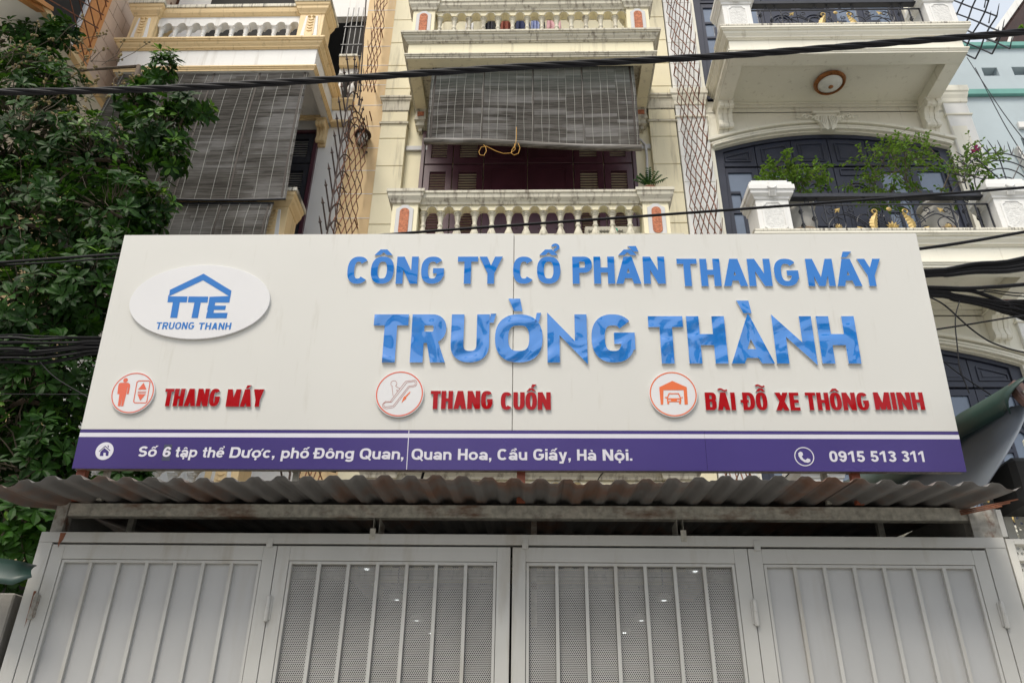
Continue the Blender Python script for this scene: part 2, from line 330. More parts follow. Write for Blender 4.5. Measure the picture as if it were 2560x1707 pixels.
# ================================================================== LETTER SHAPES (drawn here stroke by stroke)
def G_(ch, w, s, h):
    """outline pieces of a capital or digit, cap height 1, width w, upright stroke s, level stroke h"""
    A = []; e = 2.5; c = w / 2
    O = lambda a0, a1, W=w, cx=None, y0=0., y1=1., n=22, ee=e: stroke(arc((W / 2 if cx is None else cx), (y0 + y1) / 2, (W - s) / 2, (y1 - y0 - h) / 2, a0, a1, n, ee), s, w2=h)
    if ch in 'O0': A += stroke(arc(c, .5, (w - s) / 2, (1 - h) / 2, 0, 352, 43, e), s, True, w2=h)
    elif ch == 'Q': A += G_('O', w, s, h) + [[(w * .5, .28), (w * .62, .36), (w * 1.04, -.04), (w * .92, -.12)]]
    elif ch == 'C': A += O(42, 318, n=34)
    elif ch == 'G': A += O(42, 352, n=36) + [rect(w * .52, .38, w, .38 + h), rect(w - s, .26, w, .40)]
    elif ch == 'S':
        r = (1 - h) / 4 
        A += stroke(arc(c, 1 - h / 2 - r, (w - s) / 2, r, 25, 270, 22) + arc(c, h / 2 + r, (w - s) / 2, r, 90, -155, 22)[1:], s, w2=h)
    elif ch == 'T': A += [rect(0, 1 - h, w, 1), rect(c - s / 2, 0, c + s / 2, 1)]
    elif ch == 'I': A += [rect(c - s / 2, 0, c + s / 2, 1)]
    elif ch == 'H': A += [rect(0, 0, s, 1), rect(w - s, 0, w, 1), rect(0, .5 - h / 2, w, .5 + h / 2)]
    elif ch == 'E': A += [rect(0, 0, s, 1), rect(0, 0, w, h), rect(0, 1 - h, w * .97, 1), rect(0, .51 - h / 2, w * .92, .51 + h / 2)]
    elif ch == 'N': A += [rect(0, 0, s, 1), rect(w - s, 0, w, 1), [(0, 1), (s * 1.08, 1), (w, 0), (w - s * 1.08, 0)]]
    elif ch == 'M':
        t = s * .95; A += [rect(0, 0, s, 1), rect(w - s, 0, w, 1), [(0, 1), (t * 1.15, 1), (c + t * .5, 0), (c - t * .5, 0)], [(w, 1), (w - t * 1.15, 1), (c - t * .5, 0), (c + t * .5, 0)]]
    elif ch == 'A':
        t = s * 1.05; k = t * .56; A += [[(0, 0), (t, 0), (c + k, 1), (c - k, 1)], [(w, 0), (w - t, 0), (c - k, 1), (c + k, 1)], rect(w * .2, .2, w * .8, .2 + h)]
    elif ch == 'V': t = s * 1.05; A += [[(0, 1), (t, 1), (c + t * .5, 0), (c - t * .5, 0)], [(w, 1), (w - t, 1), (c - t * .5, 0), (c + t * .5, 0)]]
    elif ch == 'Y': t = s * 1.12; A += [[(0, 1), (t, 1), (c + s / 2, .38), (c - s / 2, .38)], [(w, 1), (w - t, 1), (c - s / 2, .38), (c + s / 2, .38)], rect(c - s / 2, 0, c + s / 2, .42)]
    elif ch == 'X': t = s * 1.15; A += [[(0, 1), (t, 1), (w, 0), (w - t, 0)], [(w, 1), (w - t, 1), (0, 0), (t, 0)]]
    elif ch == 'U': A += stroke([(s / 2, 1)] + arc(c, .36, (w - s) / 2, .36 - h / 2, 180, 360, 22, 2.3) + [(w - s / 2, 1)], s, w2=h)
    elif ch in 'DĐ':
        A += [rect(0, 0, s, 1)] + stroke([(s * .5, 1 - h / 2)] + arc(w - s / 2 - .36 * w, .5, .36 * w, .5 - h / 2, 90, -90, 24, 2.4) + [(s * .5, h / 2)], s, w2=h)
        if ch == 'Đ': A += [rect(-.12, .5 - h * .45, w * .5, .5 + h * .45)]
    elif ch in 'PRB':
        m0 = .40 if ch != 'B' else .46
        A += [rect(0, 0, s, 1)] + stroke([(s * .5, 1 - h / 2)] + arc(w * .58, (1 + m0) / 2, w * .42 - s / 2, (1 - m0 - h) / 2, 90, -90, 18, 2.3) + [(s * .5, m0 + h / 2)], s, w2=h)
        if ch == 'R': A += [[(w * .42, m0 + h * .6), (w * .72, m0 + h * .6), (w, 0), (w - s * 1.15, 0)]]
        if ch == 'B': A += stroke([(s * .5, m0 + h / 2)] + arc(w * .6, (m0 + h) / 2, w * .4 - s / 2, m0 / 2, 90, -90, 18, 2.3) + [(s * .5, h / 2)], s, w2=h)
    elif ch == '1': A += [rect(w * .46, 0, w * .46 + s, 1), [(w * .06, .62), (w * .06, .80), (w * .5, 1), (w * .62, .98), (w * .5, .76)]]
    elif ch == '3': A += stroke(arc(c, .745, (w - s) / 2, .255 - h / 2, 160, -80, 18) , s, w2=h) + stroke(arc(c, .29, (w - s) / 2, .29 - h / 2, 80, -165, 18), s, w2=h) + [rect(w * .36, .46, w * .62, .46 + h)]
    elif ch == '5': A += [rect(w * .14, 1 - h, w * .94, 1), [(w * .14, 1), (w * .14 + s, 1), (w * .05 + s, .45), (w * .05, .45)]] + stroke(arc(c * .98, .325, (w - s) / 2, .325 - h / 2, 138, -165, 24), s, w2=h)
    elif ch in '69':
        q = stroke(arc(c, .31, (w - s) / 2, .31 - h / 2, 0, 350, 35), s, True, w2=h) + stroke([(s / 2, .34)] + arc(c, .52, (w - s) / 2, .48 - h / 2, 180, 30, 18), s, w2=h)
        A += q if ch == '6' else [[(w - x, 1 - y) for x, y in p] for p in q]
    return A
def L_(ch, s):
    """lower case; returns (pieces, advance width)"""
    X = .73; h = s * .88
    B = lambda W, a0=0, a1=350, cl=True, y=X / 2: stroke(arc(W / 2, y, (W - s) / 2, X / 2 - h / 2, a0, a1, 34, 2.15), s, cl, w2=h)
    if ch == 'o': return B(.80), .80
    if ch == 'c': return B(.72, 42, 318, False), .72
    if ch == 'e': return B(.76, 0, 322, False) + [rect(.1, X / 2 - h * .42, .76 - .02, X / 2 + h * .42)], .76
    if ch == 'a': return stroke(arc(.37, X - h / 2 - .18, .26, .18, 165, 0, 14) + [(.63, .3)], s, w2=h) + [rect(.53, 0, .53 + s, .45)] + stroke(arc(.33, .215, .235, .215 - h / 2, 0, 350, 24), s, True, w2=h), .76
    if ch == 'n': return [rect(0, 0, s, X)] + stroke([(s / 2, .38)] + arc(.36, .42, .36 - s / 2, X - .42 - h / 2, 180, 0, 18, 2.2) + [(.72 - s / 2, 0)], s, w2=h), .72
    if ch == 'h': return [rect(0, 0, s, 1)] + L_('n', s)[0][1:], .72
    if ch == 'u': return [[(.72 - x, X - y) for x, y in p] for p in L_('n', s)[0]], .72
    if ch == 't': return [rect(.12, .18, .12 + s, .97), rect(0, X - h * .85, .44, X)] + stroke([(.12 + s / 2, .3)] + arc(.33, .2, .21 - s / 2, .2 - h / 2, 180, 265, 8) + [(.44, h / 2)], s, w2=h), .44
    if ch == 'p': return [rect(0, -.28, s, X)] + B(.78), .78
    if ch == 'g': return [rect(.78 - s, .0, .78, X)] + B(.78) + stroke([(.78 - s / 2, .1)] + arc(.40, -.05, .38 - s / 2, .24 - h / 2, 0, -160, 16), s, w2=h), .78
    if ch == 'y': return [[(0, X), (s * 1.1, X), (.39 + s * .45, .0), (.39 - s * .5, .0)], [(.74, X), (.74 - s * 1.1, X), (.20, -.28), (.40, -.28)], rect(.06, -.28, .32, -.28 + h)], .74
    if ch == 'i': return [rect(0, 0, s, X), rect(0, .84, s, 1)], s
    if ch == ',': return [[(0, 0), (0, .2), (.21, .2), (.21, .0), (.10, -.19), (.01, -.14), (.09, 0)]], .21
    if ch == '.': return [rect(0, 0, .2, .2)], .2
WID = dict(S=.82, D=.90, Q=1.0, H=.84, C=.88, G=.94, N=.84); WID['Đ'] = .90
def acc(kind, cx, y, k=1.):
    """accents, sitting on height y, centred on cx"""
    P = {'^': [[(-.27, 0), (-.10, 0), (.10, .19), (-.10, .19)], [(.27, 0), (.10, 0), (-.10, .19), (.10, .19)]],
         "'": [[(-.12, 0), (.03, 0), (.20, .19), (-.05, .19)]], '`': [[(.12, 0), (-.03, 0), (-.20, .19), (.05, .19)]],
         '.': [disc(0, -.11, .105, 12)], 'h': stroke([(-.02, 0), (-.02, .05)] + arc(-.01, .14, .075, .07, -70, 170, 10), .075),
         '~': stroke([(-.22 + .44 * i / 12, .09 + .045 * sin(i / 12 * 2 * pi)) for i in range(13)], .085)}[kind]
    return [[(cx + x * k, y + yy * k) for x, yy in p] for p in P]
DEC = {'Ô': 'O^', 'Ổ': 'O^h', 'Ầ': 'A^`', 'Á': "A'", 'Ố': "O^'", 'Ã': 'A~', 'Ỗ': 'O^~', 'ố': "o^'", 'ậ': 'a^.', 'ể': 'e^h', 'ư': 'u+', 'ợ': 'o+.',
       'ô': 'o^', 'ầ': 'a^`', 'ấ': "a^'", 'à': 'a`', 'ộ': 'o^.'}
def word(txt, s=.205):
    """pieces of a word set at natural width; returns (pieces, width)"""
    out = []; x = 0
    for ch in txt:
        d = DEC.get(ch, ch); b = d[0]
        P, w = (L_(b, s) if (b.islower() or b in ',.') else (G_(b, WID.get(b, .74), s * 1.08, s * .92), WID.get(b, .74)))
        out += [[(x + a, c) for a, c in p] for p in P]; y = .80 if b.islower() else 1.04
        for k in d[1:]:
            if k == '.': out += acc('.', x + w / 2, 0)
            elif k == '+': out += [[(x + w - .09, .60), (x + w + .02, .60), (x + w + .17, .86), (x + w + .03, .86)]]
            elif k == '^': out += acc('^', x + w / 2, y, .85); y += .0
            else:
                out += acc(k, x + w / 2 + (.22 if '^' in d else 0), y + (.10 if '^' in d else 0), .85)
        x += w + (.10 if not (b == '1') else .06) + (.06 if '+' in d else 0)
    return out, x - .10

# ================================================================== COMPANY SIGN
sign = thing('company_sign', 'wide leaning white company sign with raised blue and red letters above the grey gate', 'sign', S0)
SX0, SX1, SH = -2.784, 2.523, 1.602; SEAM = -.1335
def smb(poly_adds, t0, t1=None, cuts=()): return MB().flat(shape2d(poly_adds, cuts), SP, t0, t1)
BV = .242
for x0, x1 in ((SX0, SEAM - .0022), (SEAM + .0022, SX1)):
    part('face_panel', smb([rect(x0, BV + .002, x1, SH + (.008 if x1 < 0 else -.004))], -.012, 0), M['signface'], sign, bev=.0015)
bands = ((SX0, -.762), (-.758, 1.02), (1.0215, SX1))
for x0, x1 in bands:
    part('purple_band', smb([rect(x0, 0, x1, .196)], -.012, .001), M['vinyl'], sign)
    part('purple_line', smb([rect(x0, .223, x1, BV)], -.012, .001), M['vinyl'], sign)
    part('white_stripe', smb([rect(x0, .1962, x1, .2228)], -.012, .0008), M['print'], sign)
for u in (-.760,): part('seam_strip', smb([rect(u - .0022, .001, u + .0022, .2415)], -.012, .0012), M['print'], sign)
b = MB()                                                  # tube frame behind the sheets
for v in (.02, .55, 1.07, SH - .02): b.obox(SP(SX0 + .01, v, -.034), SP(SX1 - .01, v, -.034), .04, .04)
for i in range(9): u = SX0 + .03 + (SX1 - SX0 - .06) * i / 8; b.obox(SP(u, 0, -.036), SP(u, SH, -.036), .04, .036)
part('frame', b, M['galv'], sign)
part('backing_sheet', smb([rect(SX0 + .004, .004, SX1 - .004, SH - .006)], -.0145, -.0125), M['galv'], sign)
for px, w in ((185, .055), (1292, .05), (2132, .05)):
    u = SV(px, 1172)[0]; p = MB().box(u, u + w, 4.535, 4.575, 3.04, 3.36); part('support_post', p, M['brown'], sign)
for px, w in ((243, .03), (724, .03), (2065, .03)):
    u = SV(px, 1172)[0]; p = MB().box(u, u + w, 4.578, 4.61, 3.05, 3.40); part('support_strut', p, M['galv'], sign, label='thin grey steel strut behind the sign')

def letter(pieces, m, u0, v0, ku, kv, t=.012, label=None, cuts=(), z0=0.0015):
    mp = lambda p: [(u0 + x * ku, v0 + y * kv) for x, y in p]
    tri = shape2d([mp(p) for p in pieces], [mp(p) for p in cuts]); b = MB().flat(tri, SP, z0, t)
    o = part('letter', b, [m, M['letteredge']], sign, label=label)
    n = len(tri[1]); o.data.polygons.foreach_set('material_index', [0 if i < n else 1 for i in range(len(o.data.polygons))]); o.data.update()
    return o
def zA(x, y): return (800 + x * .39543, 560 + y * .39543)
def zB(x, y): return (1600 + x * .42087, 560 + y * .42087)
# first line: letter, left and right edge in the photo, zoom frame, height where they were read
l1 = [('C', 176, 311, zA, 298), ('Ô', 324, 468, zA, 298), ('N', 485, 621, zA, 298), ('G', 641, 785, zA, 298), ('T', 873, 1000, zA, 230), ('Y', 1010, 1156, zA, 215),
      ('C', 1221, 1357, zA, 298), ('Ổ', 1372, 1519, zA, 298), ('P', 1595, 1718, zA, 265), ('H', 1730, 1861, zA, 298), ('Ầ', 1872, 2031, zA, 383), ('N', 2042, 2179, zA, 298),
      ('T', 215, 333, zB, 225), ('H', 357, 476, zB, 298), ('A', 497, 640, zB, 372), ('N', 640, 776, zB, 298), ('G', 795, 938, zB, 298), ('M', 988, 1148, zB, 298),
      ('Á', 1171, 1318, zB, 374), ('Y', 1283, 1422, zB, 220)]
for ch, a, c, z, y in l1:
    u0, u1 = SV(*z(a, y))[0], SV(*z(c, y))[0]; base = (383 if z is zA else 374); top = 212
    v0 = SV(*z(a, base))[1]; v1 = SV(*z(a, top))[1]; H = v1 - v0; w = (u1 - u0) / H
    d = DEC.get(ch, ch); q = G_(d[0], w, .225 if d[0] != 'M' else .21, .19)
    letter(q, M['bluesmall'], u0, v0, H, H, label='blue letter ' + d[0] + ' of the upper line')
    y = 1.055
    for k in d[1:]:
        ac = acc(k, w / 2 + (.24 if k in 'h`' else 0), y + (.13 if k in 'h`' and '^' in d else 0), 1.12 if k != 'h' else 1.25)
        letter(ac, M['bluesmall'], u0, v0, H, H, label='blue accent mark')
# second line
l2 = [('T', 345, 563, zA, 610), ('R', 578, 797, zA, 730), ('U', 829, 1071, zA, 725), ('O', 1107, 1407, zA, 725), ('N', 1437, 1688, zA, 725), ('G', 1716, 1990, zA, 740),
      ('T', 46, 251, zB, 585), ('H', 281, 509, zB, 693), ('A', 543, 798, zB, 832), ('N', 793, 1030, zB, 693), ('H', 1059, 1287, zB, 693)]
for ch, a, c, z, y in l2:
    u0, u1 = SV(*z(a, y))[0], SV(*z(c, y))[0]; base, top = ((880, 577) if z is zA else (833, 553))
    v0 = SV(*z(a, base))[1]; v1 = SV(*z(a, top))[1]; H = v1 - v0; w = (u1 - u0) / H
    q = G_(ch, w, .245 if ch not in 'OG' else .255, .235)
    cu = ()
    if ch == 'A':
        q = [[(0, 0), (w, 0), (w / 2 + .015, 1.04), (w / 2 - .015, 1.04)]]; cu = [[(.235, -.02), (.30, .115), (w - .30, .115), (w - .235, -.02)], [(w / 2 - .085, .30), (w / 2 + .085, .30), (w / 2, .51)]]
    if ch == 'N': q = [[(0, 0), (.235, 0), (.235, .56), (w, -.035), (w, 1), (w - .235, 1), (w - .235, .44), (0, 1.04)]]
    letter(q, M['blue'], u0, v0, H, H, t=.015, cuts=cu, label='large blue letter ' + ch + ' of the main name')
def free(pts, z, m, lab, t=.015): letter([[SV(*z(x, y)) for x, y in pts]], m, 0, 0, 1, 1, t=t, label=lab)
free([(1192, 478), (1266, 478), (1280, 557), (1228, 557)], zA, M['blue'], 'blue grave accent over the O')
free([(1080, 573), (1115, 572), (1098, 630), (1072, 630)], zA, M['blue'], 'small blue horn of the U')
free([(1370, 568), (1398, 567), (1384, 624), (1358, 628)], zA, M['blue'], 'small blue horn of the O')
free([(568, 460), (640, 461), (659, 535), (611, 535)], zB, M['blue'], 'blue grave accent over the A')
# red words: text, left/right at cap mid, base and cap rows, zoom frame (x0, y0, scale)
def Z(x0, y0, k): return lambda x, y: (x0 + x * k, y0 + y * k)
zr1, zr2, zr3 = Z(90, 910, 620 / 2352), Z(930, 915, 470 / 2352), Z(1610, 915, 720 / 2352)
red = [('THANG', zr1, 1222, 1750, 404, 238), ('MÁY', zr1, 1815, 2160, 408, 243), ('THANG', zr2, 733, 1510, 543, 316), ('CUỐN', zr2, 1612, 2236, 552, 332),
       ('BÃI', zr3, 497, 745, 363, 219), ('ĐỖ', zr3, 803, 1003, 363, 219), ('XE', zr3, 1068, 1266, 366, 220), ('THÔNG', zr3, 1316, 1830, 364, 220), ('MINH', zr3, 1873, 2279, 360, 218)]
RW = dict(T=.52, H=.60, A=.66, N=.66, G=.60, M=.80, Y=.62, C=.59, U=.58, O=.58, B=.60, I=.27, D=.60, X=.62, E=.46); RW['Đ'] = .62
for txt, z, a, c, yb, yt in red:
    ym = (yb + yt) / 2; u0, u1 = SV(*z(a, ym))[0], SV(*z(c, ym))[0]
    v0 = SV(*z((a + c) / 2, yb))[1]; v1 = SV(*z((a + c) / 2, yt))[1]; H = v1 - v0
    ds = [DEC.get(ch, ch) for ch in txt]; gap = .045; tot = sum(RW[d[0]] for d in ds) + gap * (len(ds) - 1); k = (u1 - u0) / H / tot; x = 0
    for d in ds:
        w = RW[d[0]] * k
        letter(G_(d[0], w, .245, .175), M['red'], u0 + x * H, v0, H, H, t=.011, label='red condensed letter ' + d[0])
        y = 1.05
        for q in d[1:]:
            letter(acc(q, w / 2 + (.10 if q in "'" and '^' in d else 0), y + (.22 if q in "'~" and '^' in d else 0), .95 if q != '~' else 1.1), M['red'], u0 + x * H, v0, H, H, t=.011, label='red accent mark')
        x += w + gap * k
# printed address and telephone number
zp, zq, zt = Z(180, 1060, 920 / 2352), Z(1000, 1060, 700 / 2352), Z(1660, 1100, 900 / 2325)
addr = [('Số', zp, 427, 545, 208, 141, .16), ('6', zp, 584, 634, 209, 144, .13), ('tập', zp, 663, 803, 211, 145, .13), ('thể', zp, 836, 975, 213, 147, .12), ('Dược,', zp, 1012, 1300, 215, 147, .12),
        ('phố', zp, 1340, 1517, 218, 150, .10), ('Đông', zp, 1550, 1803, 220, 152, .08), ('Quan,', zp, 1840, 2121, 224, 154, .07), ('Quan', zq, 98, 433, 299, 206, 0), ('Hoa,', zq, 487, 768, 301, 207, 0),
        ('Cầu', zq, 819, 1068, 302, 208, 0), ('Giấy,', zq, 1119, 1434, 303, 208, 0), ('Hà', zq, 1487, 1648, 305, 212, 0), ('Nội.', zq, 1702, 1950, 306, 212, 0),
        ('0915', zt, 1067, 1295, 140, 70, 0), ('513', zt, 1332, 1497, 140, 70, 0), ('311', zt, 1533, 1686, 140, 70, 0)]
for txt, z, a, c, yb, yt, sh in addr:
    ym = (yb + yt) / 2; u0, u1 = SV(*z(a, ym))[0], SV(*z(c, ym))[0]; v0 = SV(*z(a, yb))[1]; H = SV(*z(a, yt))[1] - v0
    P, w = word(txt, .212); k = (u1 - u0) / w
    tri = shape2d([[(u0 + x * k + (y - .5) * H * sh * .6, v0 + y * H) for x, y in p] for p in P])
    part('printed_word', MB().flat(tri, SP, .0024), M['print'], sign)
b = smb([rect(*(SV(*zp(573, 232)) + SV(*zp(642, 130))))], .0016); part('number_patch', b, M['navyback'], sign, label='slightly different blue patch behind the house number')
# round badges
def ell(z, cx, cy, rx, n=56):
    """true circle on the sign plane, centre and half width read from the photo"""
    uc, vc = SV(*z(cx, cy)); r = (SV(*z(cx + rx, cy))[0] - SV(*z(cx - rx, cy))[0]) / 2; return uc, vc, r
zi1, zi2, zi3 = zr1, zr2, zr3
for z, cx, cy, rx, ring, lab in ((zi1, 927, 278, 205, M['salmon'], 'round lift badge with a figure and arrow buttons'), (zi2, 348, 354, 304, M['salmon'], 'round escalator badge with thin line drawing'),
                                 (zi3, 235, 233, 198, M['orangeprint'], 'round parking badge with a car in a garage')):
    u, v, r = ell(z, cx, cy, rx)
    d = part('badge', smb([disc(u, v, r, 64)], .0015, .014), M['plaque'], sign, label=lab, bev=.001)
    part('ring', smb([disc(u, v, r * .965, 64)], .0150, None, [disc(u, v, r * .915, 64)]), ring, d)
    q = lambda pts: [SV(*z(x, y)) for x, y in pts]; T = .0152
    if z is zi1:
        pic = [disc(*SV(*z(860, 160)), r * .108, 20), q([(800, 188), (815, 184), (885, 184), (902, 196), (903, 215), (890, 290), (870, 292), (884, 225), (880, 225), (864, 300), (838, 405), (818, 407), (832, 300), (812, 407), (786, 403), (802, 292), (782, 290), (790, 215)]),
               q([(1031, 184), (1058, 248), (977, 248)]), q([(998, 354), (972, 290), (1052, 290)]), q([(978, 266), (1056, 266), (1055, 271), (977, 271)]), q([(974, 276), (1052, 276), (1051, 281), (973, 281)])]
        pic += stroke(q([(985, 166), (1080, 166), (1092, 176), (1062, 362), (1050, 374), (948, 373), (936, 362), (968, 178)]), .006, True)
        part('pictogram', smb(pic, T), M['salmon'], d)
    elif z is zi2:
        w = .0022; pic = stroke(q([(265, 375), (240, 455), (175, 450), (140, 480), (135, 510), (150, 530), (180, 540), (265, 528), (290, 510), (470, 275), (545, 262), (565, 235), (562, 205), (545, 185), (430, 198), (415, 210), (240, 440)][1:]), w, True)
        pic += stroke(q([(175, 463), (250, 458), (440, 215), (530, 200), (545, 215), (543, 240), (530, 250), (460, 262), (270, 505), (170, 520), (152, 505), (155, 475)]), w, True)
        pic += stroke(q([(270, 385), (262, 330), (255, 265), (262, 258)]), w) + stroke(q([(300, 258), (315, 270), (352, 290)]), w) + stroke(q([(318, 325), (312, 305), (330, 315)]), w)
        cu, cv = SV(*z(278, 228)); pic += stroke(arc(cu, cv, r * .125, r * .125, -60, 240, 24), w)
        part('pictogram', smb(pic, T), M['thinred'], d)
        part('arrow', smb([q([(478, 328), (487, 336), (430, 402), (436, 410), (372, 470), (404, 388), (414, 390)])], T), M['orangeprint'], d)
    else:
        pic = [q([(122, 178), (228, 127), (345, 178), (347, 202), (124, 202)]), q([(122, 195), (156, 202), (154, 320), (134, 320)]), q([(320, 200), (347, 195), (355, 318), (328, 320)])]
        pic += [q([(186, 268), (295, 268), (302, 280), (299, 316), (284, 316), (282, 299), (203, 299), (203, 316), (187, 316), (184, 280)])]
        pic += stroke(q([(184, 272), (202, 231), (278, 231), (298, 272)]), .007) + [q([(166, 258), (180, 257), (186, 266), (170, 267)]), q([(300, 260), (314, 258), (315, 264), (302, 268)])]
        cut = [q([(193, 279), (217, 279), (217, 290), (193, 290)]), q([(265, 279), (288, 279), (288, 290), (265, 290)])]
        part('pictogram', smb(pic, T, None, cut), M['orangeprint'], d)
# little house and telephone on the band
u, v, r = ell(zp, 209, 172, 57)
T = .0024
part('house_symbol', smb([disc(u, v, r, 40)], T, None, [[SV(*zp(x, y)) for x, y in p] for p in ([(178, 204), (183, 176), (209, 152), (237, 176), (233, 203), (216, 203), (217, 183), (203, 183), (201, 204)],)] +
     [p for p in stroke([SV(*zp(x, y)) for x, y in ((174, 176), (213, 141), (245, 170))], .005)] + [[SV(*zp(x, y)) for x, y in ((229, 136), (236, 136), (236, 152), (229, 146))]]), M['print'], sign)
u, v, r = ell(zt, 905, 106, 65)
tel = [SV(*zt(x, y)) for x, y in ((866, 84), (878, 74), (892, 78), (898, 96), (889, 104), (900, 122), (914, 128), (926, 117), (944, 124), (945, 138), (930, 146), (906, 142), (882, 124), (868, 102))]
part('telephone_symbol', smb(stroke(disc(u, v, r * .93, 48), r * .10, True) + [tel], T), M['print'], sign)
# oval plaque
zo = Z(0, 500, 960 / 2214)
uc, vc = SV(*zo(1156, 590)); ua = (SV(*zo(1558, 590))[0] - SV(*zo(753, 590))[0]) / 2; va = (SV(*zo(1156, 381))[1] - SV(*zo(1130, 806))[1]) / 2
ov = part('oval_plaque', smb([arc(uc, vc, ua, va, 0, 355, 71)], .0015, .017), M['plaque'], sign, label='white oval plaque with the blue house logo', bev=.001)
q = lambda *pts: [SV(*zo(x, y)) for x, y in pts]
part('logo', smb([q((986, 525), (1180, 432), (1177, 470), (981, 562)), q((1180, 432), (1340, 530), (1334, 566), (1177, 470)), q((978, 552), (981, 562), (1088, 563), (1083, 597), (972, 596)),
                  q((1006, 580), (1046, 580), (1028, 686), (988, 685)), q((1094, 563), (1207, 564), (1202, 598), (1089, 597)), q((1130, 585), (1166, 585), (1147, 687), (1110, 686)),
                  q((1214, 565), (1252, 565), (1232, 688), (1196, 687)), q((1214, 565), (1334, 560), (1328, 598), (1209, 598)), q((1205, 615), (1309, 616), (1304, 640), (1200, 640)), q((1198, 657), (1318, 657), (1312, 688), (1193, 688))], .0182), M['blueprint'], ov)
for txt, a, c in (('TRUONG', 908, 1126), ('THANH', 1152, 1338)):
    z = zo; u0, u1 = SV(*z(a, 732))[0], SV(*z(c, 732))[0]; v0 = SV(*z(a, 751 if a < 1000 else 753))[1]; H = SV(*z(a, 711 if a < 1000 else 714))[1] - v0; x = 0; P = []
    ws = [.72] * len(txt)
    for ch in txt: P += [[(x + q0, q1) for q0, q1 in p] for p in G_(ch, .78 if ch in 'GO' else .72, .2, .17)]; x += (.78 if ch in 'GO' else .72) + .13
    k = (u1 - u0) / (x - .13)
    part('logo_text', MB().flat(shape2d([[(u0 + p0 * k + (p1 - .5) * H * .04, v0 + p1 * H) for p0, p1 in p] for p in P]), SP, .0182), M['blueprint'], ov)

# ================================================================== GATE
gate = thing('metal_gate', 'wide grey four leaf metal gate, two middle leaves filled with perforated sheet', 'gate', (-.1, 4.5, .12))
GT = 2.765                                                # underside of the head rail
b = MB().box(-2.852, 2.626, 4.50, 4.56, GT + .012, 2.836); part('head_rail', b, M['gate'], gate, bev=.002)
for x0, x1 in ((-2.852, -2.772), (2.512, 2.626)):
    part('jamb', MB().box(x0, x1, 4.502, 4.562, .12, GT + .0115), M['gate'], gate, bev=.002)
perfcell = None
def leaf(x0, x1, perf, hx, hside):
    st = .075; top = GT; zb = .16
    fr = MB()
    fr.box(x0, x0 + st, 4.505, 4.555, zb, top).box(x1 - st, x1, 4.505, 4.555, zb, top)
    fr.box(x0 + st + .0002, x1 - st - .0002, 4.5052, 4.5548, top - .082, top).box(x0 + st + .0002, x1 - st - .0002, 4.5052, 4.5548, zb, zb + .08)
    lf = part('gate_leaf', fr, M['gate'], gate, bev=.0018, label=('perforated' if perf else 'solid sheet') + ' gate leaf')
    i0, i1, it, ib = x0 + st + .003, x1 - st - .003, top - .085, zb + .083
    part('inner_frame', MB().box(i0, i0 + .016, 4.508, 4.545, ib, it).box(i1 - .016, i1, 4.508, 4.545, ib, it).box(i0 + .0162, i1 - .0162, 4.508, 4.545, it - .016, it).box(i0 + .0162, i1 - .0162, 4.508, 4.545, ib, ib + .016), M['gate'], lf, bev=.001)
    a0, a1 = i0 + .016, i1 - .016; n = 7; bw = .019; pw = (a1 - a0 - bw * (n - 1)) / n
    bar = mesh('bar', MB().box(-bw / 2, bw / 2, 0, .03, 0, it - ib - .0325), M['gate'], (0, 0, 0))
    for k in range(1, n): shared('bar', bar, (a0 + k * (pw + bw) - bw / 2, 4.509, ib + .0163), lf)
    if perf:
        # one strip of punched sheet: staggered six-sided holes of 7 mm in real openings
        nx = 14; cw = pw / nx; chh = cw * .866; nz = int((it - ib - .033) / chh); pb = MB(); r = cw * .375
        for j in range(nz):
            for i in range(nx):
                off = (cw / 2 if j % 2 else 0); cx = i * cw + cw / 2 + off - cw * .25; cz = (j + .5) * chh
                x_0, x_1, z_0, z_1 = cx - cw / 2, cx + cw / 2, j * chh, (j + 1) * chh
                rim = [(x_0, 0, z_0), (cx, 0, z_0), (x_1, 0, z_0), (x_1, 0, z_1), (cx, 0, z_1), (x_0, 0, z_1)]
                hole = [(cx + r * cos(radians(a)), 0, cz + r * sin(radians(a))) for a in (210, 270, 330, 30, 90, 150)]
                pb.add(rim + hole, [(k, (k + 1) % 6, 6 + (k + 1) % 6, 6 + k) for k in range(6)])
        pm = mesh('perforated_sheet', pb, M['perf'], (0, 0, 0))
        for k in range(n): shared('perforated_sheet', pm, (a0 + k * (pw + bw), 4.532, ib + .0165), lf)
    else:
        pm = mesh('panel', MB().box(0.0005, pw - .0005, 0, .004, 0, it - ib - .033), M['gatepanel'], (0, 0, 0))
        for k in range(n): shared('panel', pm, (a0 + k * (pw + bw), 4.530, ib + .0165), lf)
    hz = (2.42, .6)
    for z in hz:
        hb = MB().lathe((hx, 4.494, z - .072), [(0.002, 0), (.012, .002), (.0135, .012), (.0135, .07), (.011, .071), (.011, .073), (.0125, .074), (.0125, .125), (.008, .14), (.002, .144)], 12)
        hb.box(hx - .02 * (1 if hside < 0 else 0), hx + .02 * (1 if hside > 0 else 0), 4.498, 4.5048, z - .06, z + .06)
        part('hinge', hb, M['rustedge'] if abs(hx) > 2 and hside > 0 and hx < 0 else M['gate'], lf, smooth=40)
    return lf
xs = (-2.768, -1.462, -.123, 1.196, 2.508)
leaf(xs[0], xs[1] - .004, False, -2.77, 1); leaf(xs[1], xs[2] - .012, True, -1.464, 1)
leaf(xs[2], xs[3] - .004, True, 1.193, -1); leaf(xs[3], xs[4], False, 2.51, -1)
for x in (-1.51, -.052, 1.25):
    part('stop_plate', MB().box(x - .018, x + .018, 4.4955, 4.4995, GT - .012, GT + .045), M['gate'], gate, bev=.001)

